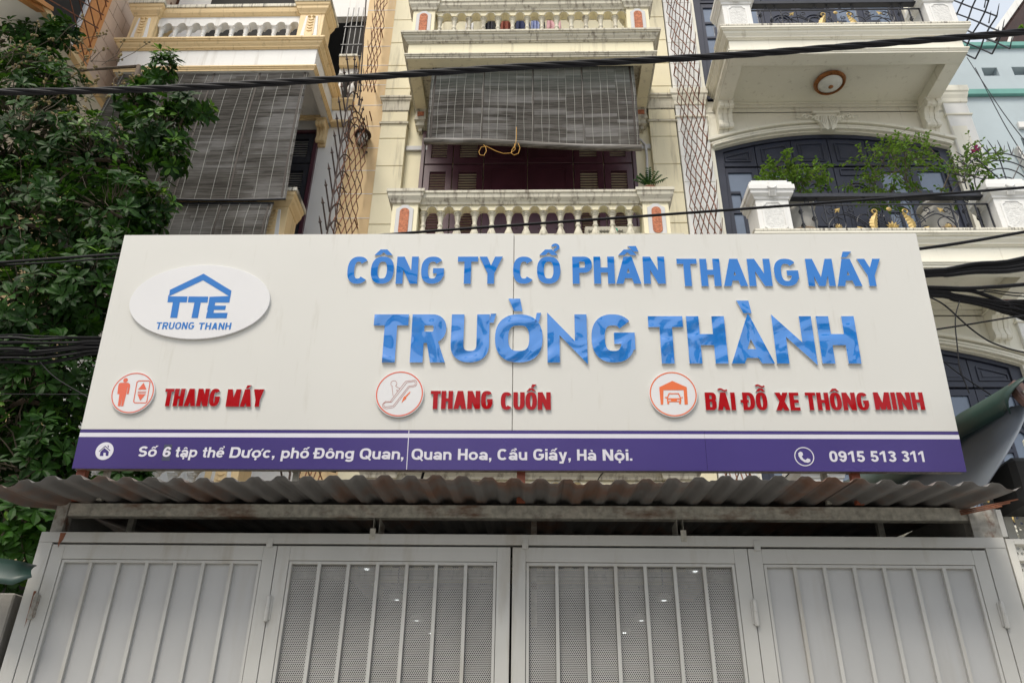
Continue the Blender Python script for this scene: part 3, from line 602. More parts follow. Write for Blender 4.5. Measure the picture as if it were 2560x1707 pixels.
# ================================================================== CORRUGATED ROOF OVER THE YARD
roof = thing('corrugated_roof', 'rusty grey corrugated roof between the sign and the gate', 'roof', (-.1, 4.6, 2.9))
pitch, amp = .139, .0150; RX0, RX1 = -2.93, 2.47; FY = 4.05
def rz(x, y):
    z = 3.056 + (y - 4.575) * .10
    ph = (x * 2 * pi / pitch); z += amp * (sin(ph) + .22 * sin(3 * ph)) 
    if x < -2.45: z -= (abs(x + 2.45) ** 1.7) * .30 * (1 if y < 4.6 else .4)
    if x > 2.3: z -= ((x - 2.3) ** 1.5) * .35
    z -= .012 * sin(x * 3.1 + 1) * max(0, (4.6 - y)) / .5
    return z
nsheet = 7; sw = (RX1 - RX0) / nsheet
for i in range(nsheet):
    a, c = RX0 + i * sw - .0, RX0 + (i + 1) * sw + .05; nu = 88; up = .003 * (i % 2)
    fy = FY + .012 * random.uniform(-1, 1)
    P = lambda k, j: (a + (c - a) * k / nu, fy + (8.3 - fy) * (j / 10) ** 1.6, rz(a + (c - a) * k / nu, fy + (8.3 - fy) * (j / 10) ** 1.6) + up)
    sh = MB().grid(P, nu, 10); o = part('roof_sheet', sh, M['sheet'], roof, smooth=60)
    m = o.modifiers.new('thickness', 'SOLIDIFY'); m.thickness = .0012; m.offset = 1
part('front_beam', MB().box(-2.775, 2.66, 4.575, 4.635, 2.953, 3.030), M['galv'], roof, bev=.002)
part('beam_end', MB().box(-2.848, -2.777, 4.567, 4.637, 2.838, 3.035), M['rustedge'], roof, label='rusty box end of the front beam', bev=.002)
part('beam_end', MB().box(2.50, 2.66, 4.56, 4.572, 2.84, 3.03), M['rustedge'], roof, label='peeling plate on the right beam end')
for k in range(3): part('torn_strip', MB().obox((2.45, 4.55, 3.0 - .01 * k), (2.74 - .05 * k, 4.45, 3.04 - .02 * k), .012, .006), M['rust'], roof)
for x in (-.925, .845):
    q = MB().box(x - .019, x - .016, 4.58, 4.75, 2.86, 2.952).box(x + .016, x + .019, 4.58, 4.75, 2.86, 2.952).box(x - .0158, x + .0158, 4.58, 4.75, 2.86, 2.863)
    q.box(x - .016, x + .016, 4.4965, 4.4995, 2.80, 2.866).tube([(x, 4.496, 2.823), (x, 4.490, 2.823)], .005, 6)
    part('bracket', q, M['galv'], roof, bev=.001)
for x in (-2.55, -.02, 2.1): part('post', MB().box(x, x + .035, 4.86, 4.90, 2.4, 3.06), M['galv'], roof)
for y in (5.6, 6.6, 7.6): part('rafter', MB().box(-2.8, 2.6, y, y + .05, 3.0 + (y - 4.575) * .10 - .045, 3.0 + (y - 4.575) * .10 + .02), M['galv'], roof)
for pts in (((-2.74, 2.83), (-2.705, 2.83), (-2.712, 2.79), (-2.725, 2.768), (-2.728, 2.74), (-2.736, 2.768)), ((-2.79, 2.50), (-2.775, 2.50), (-2.778, 2.36), (-2.784, 2.30))):
    part('rust_run', MB().flat(shape2d([list(pts)]), lambda u, v, w: (u, w, v), 4.4988 if pts[0][1] > 2.6 else 4.4905), M['rust'], gate)
# ceiling lamps under that roof, seen glinting through the punched sheet
em = bpy.data.materials.new('lamp_glow'); em.use_nodes = True; bb = em.node_tree.nodes['Principled BSDF']
bb.inputs['Emission Color'].default_value = (.95, 1, 1, 1); bb.inputs['Emission Strength'].default_value = 1.3; bb.inputs['Base Color'].default_value = (.8, .8, .8, 1)
GRP = 'ceiling lamps glinting behind the perforated gate leaves'
li = 0
for side, pts in (('left', ((917, 1422), (992, 1498), (1042, 1550), (1077, 1582), (1107, 1606))), ('right', ((1738, 1428), (1660, 1500), (1603, 1550), (1561, 1581), (1528, 1605)))):
    for k, (px, py) in enumerate(pts):
        d = ray(px, py); q = CAM + d * (1.28 / d.z)
        lab = ('nearest', 'second', 'third', 'fourth', 'farthest')[k] + ' lit ceiling lamp of the row behind the ' + side + ' perforated leaf'
        t = thing('ceiling_light', lab, 'light', (q.x, q.y, q.z), GRP)
        part('rim', MB().lathe(tuple(q), [(.062, .001), (.062, .03), (.03, .05)], 14), M['white'], t, smooth=30)
        part('diffuser', MB().lathe((q.x, q.y, q.z - .006), [(.008, 0), (.018, .003), (.018, .006)], 14), em, t)
        part('stem', MB().tube([(q.x, q.y, q.z + .05), (q.x, q.y, q.z + .30)], .006, 5), M['dark'], t)

# ================================================================== HOUSES
FL = 3.405                                                # storey height
def slab_parts(t, x0, x1, yf, yb, ztop, mtrim, mfascia, drop=.45, crown=.10, soff=None, bw=.15, coffer=.10):
    """projecting balcony slab: crown moulding, fascia band, lower bead, ring beam and recessed soffit"""
    path = [(x0, yb), (x0, yf), (x1, yf), (x1, yb)]; z = ztop; c = crown
    prof = [(0, z), (c, z), (c, z - .028), (c * .86, z - .034), (c * .86, z - .05), (c * .68, z - .055), (c * .62, z - .085), (c * .34, z - .118), (c * .30, z - .135), (.012, z - .142), (.012, z - .155), (0, z - .155)]
    part('crown_moulding', MB().sweep(path, prof), mtrim, t)
    zb = z - drop
    low = [(0, zb + .075), (.035, zb + .075), (.035, zb + .055), (.022, zb + .052), (.022, zb + .032), (.010, zb + .028), (.010, zb + .002), (0, zb + .002)]
    part('fascia_bead', MB().sweep(path, low), mtrim, t)
    g = .0025; b = MB()
    b.box(x0 + g, x1 - g, yf + g, yf + bw, zb, z - .002)                               # front beam
    b.box(x0 + g, x0 + bw, yf + bw + .001, yb, zb, z - .002).box(x1 - bw, x1 - g, yf + bw + .001, yb, zb, z - .002)
    part('fascia', b, mfascia, t, bev=.003)
    part('soffit', MB().box(x0 + bw + .001, x1 - bw - .001, yf + bw + .001, yb, zb + coffer, z - .003), soff or mfascia, t)
    q = [(0, zb + coffer - .001), (.0, zb + coffer - .035), (-.012, zb + coffer - .035), (-.03, zb + coffer - .001)]
    part('ceiling_moulding', MB().box(x0 + bw + .002, x1 - bw - .002, yb - .03, yb - .001, zb + coffer - .07, zb + coffer - .001).box(x0 + bw + .002, x1 - bw - .002, yb - .05, yb - .031, zb + coffer - .03, zb + coffer - .001), mtrim, t, bev=.003)
def bal_mesh(h, m, r=.052, fat=1.):
    P = [(r, 0), (r, .035), (r * .72, .045), (r * .66, .06), (r * .95 * fat, .09), (r * 1.08 * fat, .125), (r * 1.0 * fat, .16), (r * .72, .20), (r * .5, .235), (r * .45, .25), (r * .62, .262), (r * .62, .28), (r * .44, .29), (r * .50, h * .72), (r * .64, h * .82), (r * .70, h * .86), (r * .55, h * .875), (r * .78, h * .90), (r * .78, h * .915), (r * .60, h * .925), (r * .98, h * .96), (r, h * .965), (r, h)]
    b = MB().lathe((0, 0, 0), P, 14); return mesh('baluster', b, m, (0, 0, 0), 50)
def scallop(t, x0, x1, y0, y1, z0, z1, xs, r, m, name='arcade_strip'):
    """strip under the hand rail with a small arch over every gap"""
    cuts = [arc(x, z0 - .001, r, r * 1.0, 0, 180, 12) for x in xs]
    tri = shape2d([rect(x0, z0, x1, z1)], cuts)
    part(name, MB().flat(tri, lambda u, v, w: (u, w, v), y1, y0), m, t)
    rim = MB()
    for x in xs:
        if x - r > x0 and x + r < x1: rim.flat(shape2d(stroke(arc(x, z0, r + .006, r + .006, 0, 180, 12), .012)), lambda u, v, w: (u, w, v), y0 - .0, y0 - .006)
    part('arch_rim', rim, M['creamtrim'] if m is M['cream'] else m, t)

# ------------------------------------------------------------------ middle house
mh = thing('narrow_house', 'pale yellow middle house with block pilasters and terracotta inset balcony piers', 'house', (-.1, 8.4, .12))
part('wall', MB().box(-1.81, 1.63, 8.50, 8.62, 3.0, 15.2), M['cream'], mh)
part('lower_wall', MB().box(-7.5, 7.0, 8.33, 8.36, .12, 3.46), M['dark'], mh, label='near black ground floor wall added to keep the roofed yard dark')  # added back wall, yard shade put into its near-black colour
part('body', MB().box(-2.16, 1.98, 8.66, 18, .12, 15.2), M['cream'], mh)
zj = [7.30, 7.78, 8.014, 8.522, 9.016, 9.52, 9.83, 10.04]
def blocks(x0, x1, yy):
    z = 3.2
    rows = [(10.31, 10.495), (10.495, 10.971), (10.971, 11.466), (11.466, 11.98), (11.98, 12.48), (12.48, 12.98), (12.98, 13.48), (13.48, 13.7),
            (9.84, 10.04), (9.52, 9.80), (9.016, 9.52), (8.522, 9.016), (8.014, 8.522), (7.51, 8.014), (7.0, 7.51), (6.63, 6.905), (6.12, 6.63), (5.62, 6.12), (5.12, 5.62), (4.61, 5.12), (4.11, 4.61), (3.6, 4.11), (3.0, 3.5)]
    for a, c in rows:
        part('stone_block', MB().box(x0, x1, yy, yy + .12, a + .008, c - .004), M['cream'], mh, bev=.004)
    part('pilaster_core', MB().box(x0 + .006, x1 - .006, yy + .012, yy + .258, 3.0, 15.2), M['creamtrim'], mh)
for x0, x1 in ((-2.185, -1.812), (1.632, 2.002)):
    blocks(x0, x1, 8.40)
    path = [(x0, 8.52), (x0, 8.40), (x1, 8.40), (x1, 8.52)]
    for zz in (10.18, 6.775):
        part('pilaster_moulding', MB().sweep(path, [(0, zz + .13), (.05, zz + .13), (.05, zz + .10), (.035, zz + .09), (.035, zz + .06), (.02, zz + .05), (.012, zz - .0), (.006, zz - .12), (.0, zz - .13)]), M['creamtrim'], mh)
        part('pilaster_bead', MB().sweep(path, [(0, zz - .36), (.022, zz - .36), (.022, zz - .385), (0, zz - .385)]), M['creamtrim'], mh)
BX0, BX1, BYF = -1.70, 1.60, 7.45
def mid_balcony(zt, full):
    slab_parts(mh, BX0, BX1, BYF, 8.50, zt, M['creamtrim'], M['cream'], drop=.44, crown=.10, soff=M['creamtrim'], bw=.155)
    bt = part('balustrade', MB().box(BX0 + .32, BX1 - .32, BYF + .04, BYF + .19, zt + .62, zt + .705), M['cream'], mh)
    path = [(BX0 + .34, BYF + .06), (BX1 - .34, BYF + .06)]
    pr = [(0, zt + .69), (.10, zt + .69), (.10, zt + .66), (.085, zt + .645), (.08, zt + .60), (.045, zt + .555), (.035, zt + .53), (0, zt + .525)]
    part('hand_rail', MB().sweep(path, pr).box(BX0 + .34, BX1 - .34, BYF + .0602, BYF + .2, zt + .53, zt + .69), M['creamtrim'], bt)
    sp = .2035; x0 = -.094 - 6 * sp; cs = [x0 + k * sp for k in range(13)]
    gaps = [c + sp / 2 for c in cs[:-1]] + [cs[0] - sp / 2 + .02, cs[-1] + sp / 2 - .02]
    scallop(bt, BX0 + .31, BX1 - .31, BYF + .045, BYF + .165, zt + .455, zt + .526, gaps, .058, M['cream'])
    bm = bal_mesh(.458, M['creamtrim'])
    for c in cs: shared('baluster', bm, (c, BYF + .105, zt - .002), bt)
    for xa, xb in ((BX0 + .02, BX0 + .325), (BX1 - .325, BX1 - .02)):
        pr_ = part('balcony_pier', MB().box(xa, xb, BYF + .01, BYF + .30, zt - .001, zt + .54), M['cream'], mh, bev=.003)
        cap = [(0, zt + .705), (.075, zt + .705), (.075, zt + .665), (.062, zt + .655), (.058, zt + .61), (.03, zt + .56), (.022, zt + .53), (0, zt + .52)]
        part('pier_cap', MB().sweep([(xa, BYF + .3), (xa, BYF + .01), (xb, BYF + .01), (xb, BYF + .3), (xa, BYF + .3)][:4], cap).box(xa + .001, xb - .001, BYF + .011, BYF + .30, zt + .52, zt + .704), M['creamtrim'], pr_)
        cx = (xa + xb) / 2; w = .068; y = BYF + .01; M2 = lambda u, v, ww: (u, y - ww, v)
        outl = [(cx - w - .035, zt + .06), (cx - w * .8, zt + .05), (cx - w * .5, zt + .025), (cx + w * .5, zt + .025), (cx + w * .8, zt + .05), (cx + w + .035, zt + .06), (cx + w + .035, zt + .45), (cx + w * .75, zt + .485), (cx + w * .5, zt + .505), (cx - w * .5, zt + .505), (cx - w * .75, zt + .485), (cx - w - .035, zt + .45)]
        part('inset_surround', MB().flat(shape2d([outl]), M2, 0, .012), M['greyplate'], pr_, bev=.003)
        cap_ = arc(cx, zt + .40, w * .82, w * .82, 0, 180, 10) + arc(cx, zt + .13, w * .82, w * .82, 180, 360, 10)
        part('terracotta_panel', MB().flat(shape2d([cap_]), M2, .0122, .02), M['terra'], pr_, bev=.004)
for k, z in enumerate((10.475 - 2 * FL, 10.475 - FL, 10.475, 10.475 + FL)): mid_balcony(z, True)
for zt in (10.475, 7.07):                                   # brackets under the balcony beams
    zb = zt - .44
    for x in (BX0 + .08, BX1 - .08):
        b = MB().sweep([(x - .075, 8.5), (x - .075, 8.36), (x + .075, 8.36), (x + .075, 8.5)], [(0, zb), (.012, zb), (.012, zb - .02), (0, zb - .02), (0, zb - .16), (.01, zb - .17), (.01, zb - .20), (-.02, zb - .22), (-.02, zb - .26), (-.01, zb - .265), (-.01, zb - .29), (-.05, zb - .31), (-.05, zb - .36), (-.07, zb - .36), (-.07, zb)])
        b.box(x - .0745, x + .0745, 8.361, 8.5, zb - .15, zb - .001)
        br = part('bracket', b, M['creamtrim'], mh)
        part('bracket_inset', MB().box(x - .045, x + .045, 8.352, 8.3605, zb - .13, zb - .05), M['terra'], br)
# string course on the recessed wall
part('string_course', MB().box(-1.81, -1.5, 8.46, 8.499, 9.36, 9.44), M['greyplate'], mh, bev=.004)
part('string_course', MB().box(1.36, 1.63, 8.46, 8.499, 9.36, 9.44), M['greyplate'], mh, bev=.004)
def louvre(m, x0, x1, y, z0, z1, mt, n):
    for i in range(n):
        z = z0 + (z1 - z0) * (i + .5) / n; m.obox((x0, y + .012, z), (x1, y + .012, z), .006, (z1 - z0) / n * .75, up=Vector((0, .55, 1)))
def mid_door(zf):
    """two storeys have the same six part door set with a transom row"""
    X = [-1.53, -1.13, -.70, -.09, .54, .96, 1.36]; zt = zf + 2.52; zm = zf + 2.02
    d = part('door_set', MB().box(X[0] - .05, X[0] - .001, 8.44, 8.52, zf, zt + .05).box(X[-1] + .001, X[-1] + .05, 8.44, 8.52, zf, zt + .05).box(X[0] - .05, X[-1] + .05, 8.441, 8.519, zt + .051, zt + .10), M['maroon'], mh, bev=.003)
    for i in range(6):
        a, c = X[i] + .006, X[i + 1] - .006; wide = i in (2, 3)
        for z0, z1 in ((zf, zm - .012), (zm + .012, zt)):
            if wide:
                part('door_leaf', MB().box(a, c, 8.462, 8.50, z0, z1), M['maroon'], d, bev=.004)
                b = MB(); g = .09
                o_ = [(a + g, z0 + g), (c - g, z0 + g), (c - g, z1 - g), (a + g, z1 - g)]
                b.flat(shape2d(stroke(o_, .022, True)), lambda u, v, w: (u, w, v), 8.4625, 8.448)
                if z0 == zf:
                    cx = (a + c) / 2; rr = (c - a) / 2 - g - .05; zz = zf + 1.42
                    for q in (0, .055, .1): b.flat(shape2d(stroke([(cx - rr + q, zf + .9)] + arc(cx, zz, rr - q, rr - q, 180, 0, 16) + [(cx + rr - q, zf + .9)], .016)), lambda u, v, w: (u, w, v), 8.4625, 8.452)
                part('door_moulding', b, M['maroon'], d)
            else:
                cuts = []; g = .085; zc = [(z0 + .09, z1 - .09)] if z1 - z0 < .8 else [(z1 - .62, z1 - .12), (z0 + .75, z1 - .78), (z0 + .12, z0 + .62)]
                if z1 - z0 < .8: zc = [(z0 + .1, z1 - .09)]
                cuts = [rect(a + g, q0, c - g, q1) for q0, q1 in zc]
                part('shutter', MB().flat(shape2d([rect(a, z0, c, z1)], cuts), lambda u, v, w: (u, w, v), 8.50, 8.462), M['maroon'], d, bev=.003)
                b = MB()
                for q0, q1 in zc: louvre(b, a + g, c - g, 8.466, q0, q1, None, max(5, int((q1 - q0) / .042)))
                part('louvre_slats', b, M['maroon'], d, kind='stuff')
                part('shutter_backing', MB().box(a + .01, c - .01, 8.502, 8.506, z0 + .01, z1 - .01), M['dark'], d)
    hb = MB()
    for x in (-.70, .54):
        for z in (zf + 1.75, zf + .4):
            for q in (-.018, .018): hb.lathe((x + q, 8.455, z), [(.008, 0), (.008, .13), (.004, .14)], 6)
    part('hinge', hb, M['maroon'], d)
mid_door(7.075); mid_door(3.67)
part('upper_opening_shade', MB().box(-.75, -.12, 8.47, 8.499, 10.5, 12.9), M['dark'], mh)  # flat near-black panel painting the darkness behind the balusters
# conduit on the right of the blind
part('conduit', MB().tube([(1.43, 8.46, 9.55), (1.50, 8.45, 9.50), (1.555, 8.44, 9.40), (1.56, 8.44, 9.2), (1.545, 8.44, 8.9), (1.56, 8.45, 8.5), (1.55, 8.46, 7.6)], .018, 8), M['greyplate'], mh, smooth=60)

# ------------------------------------------------------------------ left house
lh = thing('corner_house', 'left house with yellow mouldings and white fascia behind the tree', 'house', (-4.3, 8.4, .12))
part('wall', MB().box(-5.75, -2.62, 8.50, 8.62, 3.0, 10.0).box(-5.75, -3.35, 8.50, 8.62, 10.0, 15.2), M['white'], lh)
part('wall', MB().box(-3.34, -2.621, 8.50, 8.62, 10.0, 10.42), M['white'], lh)
part('body', MB().box(-5.75, -2.25, 9.4, 18, .12, 15.2), M['dark'], lh)
part('party_pilaster', MB().box(-2.62, -2.187, 8.42, 8.56, 3.0, 15.2), M['buff'], lh)
b = MB()
for z in [6.9 + .41 * k for k in range(20)]: b.box(-2.618, -2.189, 8.4165, 8.4195, z, z + .008)
part('pilaster_joint', b, M['whiteiron'], lh)
# second storey balcony (the one with the yellow mouldings near the top of the photo) and the one below it
LX0, LX1, LYF = -5.62, -2.93, 7.45
def left_balcony(zt, rail=True):
    y1 = M['yellow']
    slab_parts(lh, LX0, LX1, LYF, 8.42, zt, y1, M['white'], drop=.56, crown=.10, soff=M['white'], bw=.10, coffer=.12)
    # side return along the wall
    path = [(LX1 + .001, 8.42), (-2.62, 8.42)]
    part('return_moulding', MB().sweep(path, [(-.08, zt - .16), (.10, zt - .16), (.10, zt - .19), (.08, zt - .21), (.05, zt - .26), (.02, zt - .30), (-.08, zt - .31)]), y1, lh)
    part('return_bead', MB().sweep(path, [(-.08, zt - .52), (.03, zt - .52), (.03, zt - .56), (-.08, zt - .56)]), y1, lh)
    part('return_fascia', MB().box(LX1 + .002, -2.622, 8.423, 8.51, zt - .52, zt - .311), M['white'], lh)
    b_ = part('balustrade', MB().box(LX0 + .3, LX1 - .3, LYF + .05, LYF + .2, zt + .56, zt + .70), M['white'], lh)
    pr = [(0, zt + .70), (.055, zt + .70), (.05, zt + .66), (.04, zt + .62), (.015, zt + .58), (0, zt + .57)]
    part('hand_rail', MB().sweep([(LX0 + .35, LYF + .05), (LX1 - .33, LYF + .05)], pr), y1, b_)
    part('rail_top', MB().box(LX0 + .35, LX1 - .33, LYF - .02, LYF + .22, zt + .701, zt + .76), M['ivoryedge'], b_, bev=.004)
    sp = .2; cs = [LX1 - .50 - k * sp for k in range(11)]
    gaps = [c - sp / 2 for c in cs] + [cs[0] + sp / 2 - .01]
    scallop(b_, LX0 + .3, LX1 - .3, LYF + .055, LYF + .17, zt + .40, zt + .559, gaps, .058, M['white'])
    bm = bal_mesh(.405, M['white'])
    for c in cs: shared('baluster', bm, (c, LYF + .11, zt - .002), b_)
    for xa, xb in ((LX0 + .0, LX0 + .34), (LX1 - .33, LX1 + .01)):
        p_ = part('balcony_pier', MB().box(xa, xb, LYF + .0, LYF + .34, zt - .001, zt + .56), y1, lh, bev=.004)
        cap = [(0, zt + .72), (.075, zt + .72), (.07, zt + .68), (.055, zt + .66), (.05, zt + .62), (.02, zt + .57), (.012, zt + .55), (0, zt + .54)]
        path = [(xa, LYF + .34), (xa, LYF), (xb, LYF), (xb, LYF + .34)]
        part('pier_cap', MB().sweep(path, cap).box(xa + .001, xb - .001, LYF + .001, LYF + .34, zt + .54, zt + .719), y1, p_)
        part('cap_slab', MB().box(xa - .09, xb + .09, LYF - .09, LYF + .38, zt + .7205, zt + .775), M['ivoryedge'], p_, bev=.004)
        cx = (xa + xb) / 2; m2 = lambda u, v, w: (u, LYF - w, v)
        ou = arc(cx, zt + .12, .115, .07, 180, 360, 10) + [(cx + .085, zt + .50), (cx - .085, zt + .50)]
        part('pier_panel', MB().flat(shape2d([ou]), m2, .0, .012), M['white'], p_, bev=.003)
        inn = arc(cx, zt + .14, .065, .05, 180, 360, 8) + [(cx + .055, zt + .50), (cx - .055, zt + .50)]
        part('pier_inlay', MB().flat(shape2d([inn]), m2, .0122, .018), y1, p_, bev=.002)
        b = MB()
        for k in range(5): b.flat(shape2d(stroke(arc(cx, zt + .22 + k * .055, .036, .03, 200, 340, 8), .011)), m2, .018, .028)
        for s_ in (-1, 1): b.lathe((cx + s_ * .03, LYF - .02, zt + .46), [(.004, 0), (.022, .012), (.022, .022), (.004, .034)], 8)
        part('pier_ornament', b, y1, p_)
for z in (10.40, 10.40 - 3.39, 3.86): left_balcony(z)
# set-back little balcony beside it at the top
part('side_rail', MB().sweep([(LX1 + .02, 8.36), (-2.64, 8.36)], [(-.1, 11.06), (.06, 11.06), (.06, 11.03), (.04, 10.98), (.02, 10.93), (-.1, 10.92)]), M['yellow'], lh)
part('side_rail_top', MB().box(LX1 + .02, -2.64, 8.28, 8.46, 11.0605, 11.10), M['ivoryedge'], lh)
part('side_rail_wall', MB().box(LX1 + .02, -2.64, 8.40, 8.46, 10.80, 10.919), M['white'], lh)
bm = bal_mesh(.42, M['white'])
for x in (-2.87, -2.70): shared('baluster', bm, (x, 8.42, 10.385), lh)
part('side_window', MB().box(-2.95, -2.64, 8.60, 8.61, 10.4, 13.6), M['dark'], lh)
b = MB()
for x in (-2.93, -2.85, -2.77, -2.69): b.obox((x, 8.42, 11.1), (x, 8.42, 12.3), .012, .012)
for z in (11.2, 11.45, 11.85): b.obox((-2.96, 8.41, z), (-2.63, 8.41, z), .012, .012)
part('window_grille', b, M['iron'], lh)
part('upper_wall', MB().box(-3.34, -2.63, 8.50, 8.62, 12.2, 15.2), M['white'], lh)
# scroll brackets under the beams
def scroll_bracket(t, x, y0, zt, m, w=.12, h=.32, d=.2):
    pr = [(0, 0), (-d, 0), (-d, -.03)] + [( -d * .90 + .045 * cos(a), -.075 + .045 * sin(a)) for a in [radians(k) for k in (120, 180, 230, 290, 350)]] + \
         [(-d * .52, -.14), (-d * .42, -h * .55), (-d * .46, -h * .68)] + [(-d * .36 + .04 * cos(a), -h * .80 + .04 * sin(a)) for a in [radians(k) for k in (170, 220, 270, 320)]] + [(-.03, -h), (0, -h)]
    b = MB(); n = len(pr)
    for i, (a, c, ins) in enumerate(((-w / 2, -w / 6 - .004, 0), (-w / 6, w / 6, .012), (w / 6 + .004, w / 2, 0))):
        b.add([(x + xx, y0 + p * (1 - ins * 3), zt + q) for xx in (a, c) for p, q in pr], [tuple(range(n - 1, -1, -1)), tuple(range(n, 2 * n))] + [(k, (k + 1) % n, (k + 1) % n + n, k + n) for k in range(n)])
    b.box(x - w / 2 - .012, x + w / 2 + .012, y0 - d - .012, y0, zt - .001, zt + .022)
    part('scroll_bracket', b, m, t, bev=.004)
scroll_bracket(lh, -3.03, 8.5, 9.81, M['yellow'], .13, .36); scroll_bracket(lh, -3.03, 8.5, 9.81 - FL, M['yellow'], .13, .36); scroll_bracket(lh, -5.4, 8.5, 9.81, M['yellow'], .13, .36)
part('upper_doorway_shade', MB().box(-5.2, -3.5, 8.46, 8.499, 10.42, 13.0), M['dark'], lh)  # near-black panel painting the dark interior behind the upper balusters
# dark shuttered door
d = part('door_set', MB().box(-3.12, -3.068, 8.44, 8.52, 7.0, 9.74).box(-5.40, -3.121, 8.441, 8.519, 9.69, 9.74), M['maroon'], lh)
for i in range(5):
    a = -3.125 - .44 * (i + 1); c = a + .43
    for z0, z1 in ((7.0, 9.12), (9.14, 9.685)):
        zc = [(z0 + .1, z1 - .1)] if z1 - z0 < 1 else [(8.42, 9.0), (7.9, 8.32), (7.1, 7.75)]
        part('shutter', MB().flat(shape2d([rect(a, z0, c, z1)], [rect(a + .07, q0, c - .07, q1) for q0, q1 in zc]), lambda u, v, w: (u, w, v), 8.50, 8.462), M['iron'], d, bev=.003)
        b = MB()
        for q0, q1 in zc: louvre(b, a + .07, c - .07, 8.466, q0, q1, None, max(5, int((q1 - q0) / .04)))
        part('louvre_slats', b, M['iron'], d, kind='stuff')
# ------------------------------------------------------------------ right house
rh = thing('balcony_house', 'white right house with arched dark doors and wrought iron balconies', 'house', (4.1, 8.4, .12))
RD = 3.37
part('wall', MB().box(2.021, 2.44, 8.40, 8.62, 3.0, 15.4), M['white'], rh, label='white pilaster of the right house')
part('wall', MB().box(5.80, 6.13, 8.40, 8.62, 3.0, 10.3), M['white'], rh, label='white pilaster at the right edge of the house')
part('body', MB().box(2.03, 6.10, 8.98, 18, .12, 15.4), M['navyback'], rh)
b = MB()
for z in [4.2 + .45 * k for k in range(25)]: b.box(2.0225, 2.44, 8.397, 8.3995, z, z + .006)
part('joint_line', b, M['ivoryedge'], rh)
for x0, x1 in ((2.021, 2.44), (5.80, 6.13)):
    for zz in (10.42, 10.42 - RD):
        part('pilaster_moulding', MB().sweep([(x0, 8.5), (x0, 8.40), (x1, 8.40), (x1, 8.5)], [(0, zz - .02), (.06, zz - .02), (.06, zz - .12), (.045, zz - .14), (.04, zz - .18), (.02, zz - .24), (.015, zz - .30), (0, zz - .31)]), M['ivory'], rh)
        part('pilaster_bead', MB().sweep([(x0, 8.5), (x0, 8.40), (x1, 8.40), (x1, 8.5)], [(0, zz - .52), (.02, zz - .52), (.02, zz - .545), (0, zz - .545)]), M['ivory'], rh)
QX0, QX1, QYF = 2.585, 5.64, 7.40; DX0, DX1 = 2.50, 5.72; DC = (DX0 + DX1) / 2
def arch_z(x, base):                                      # segmental head of the door opening
    k = (x - DC) / ((DX1 - DX0) / 2); return base + .30 * (1 - k * k) 
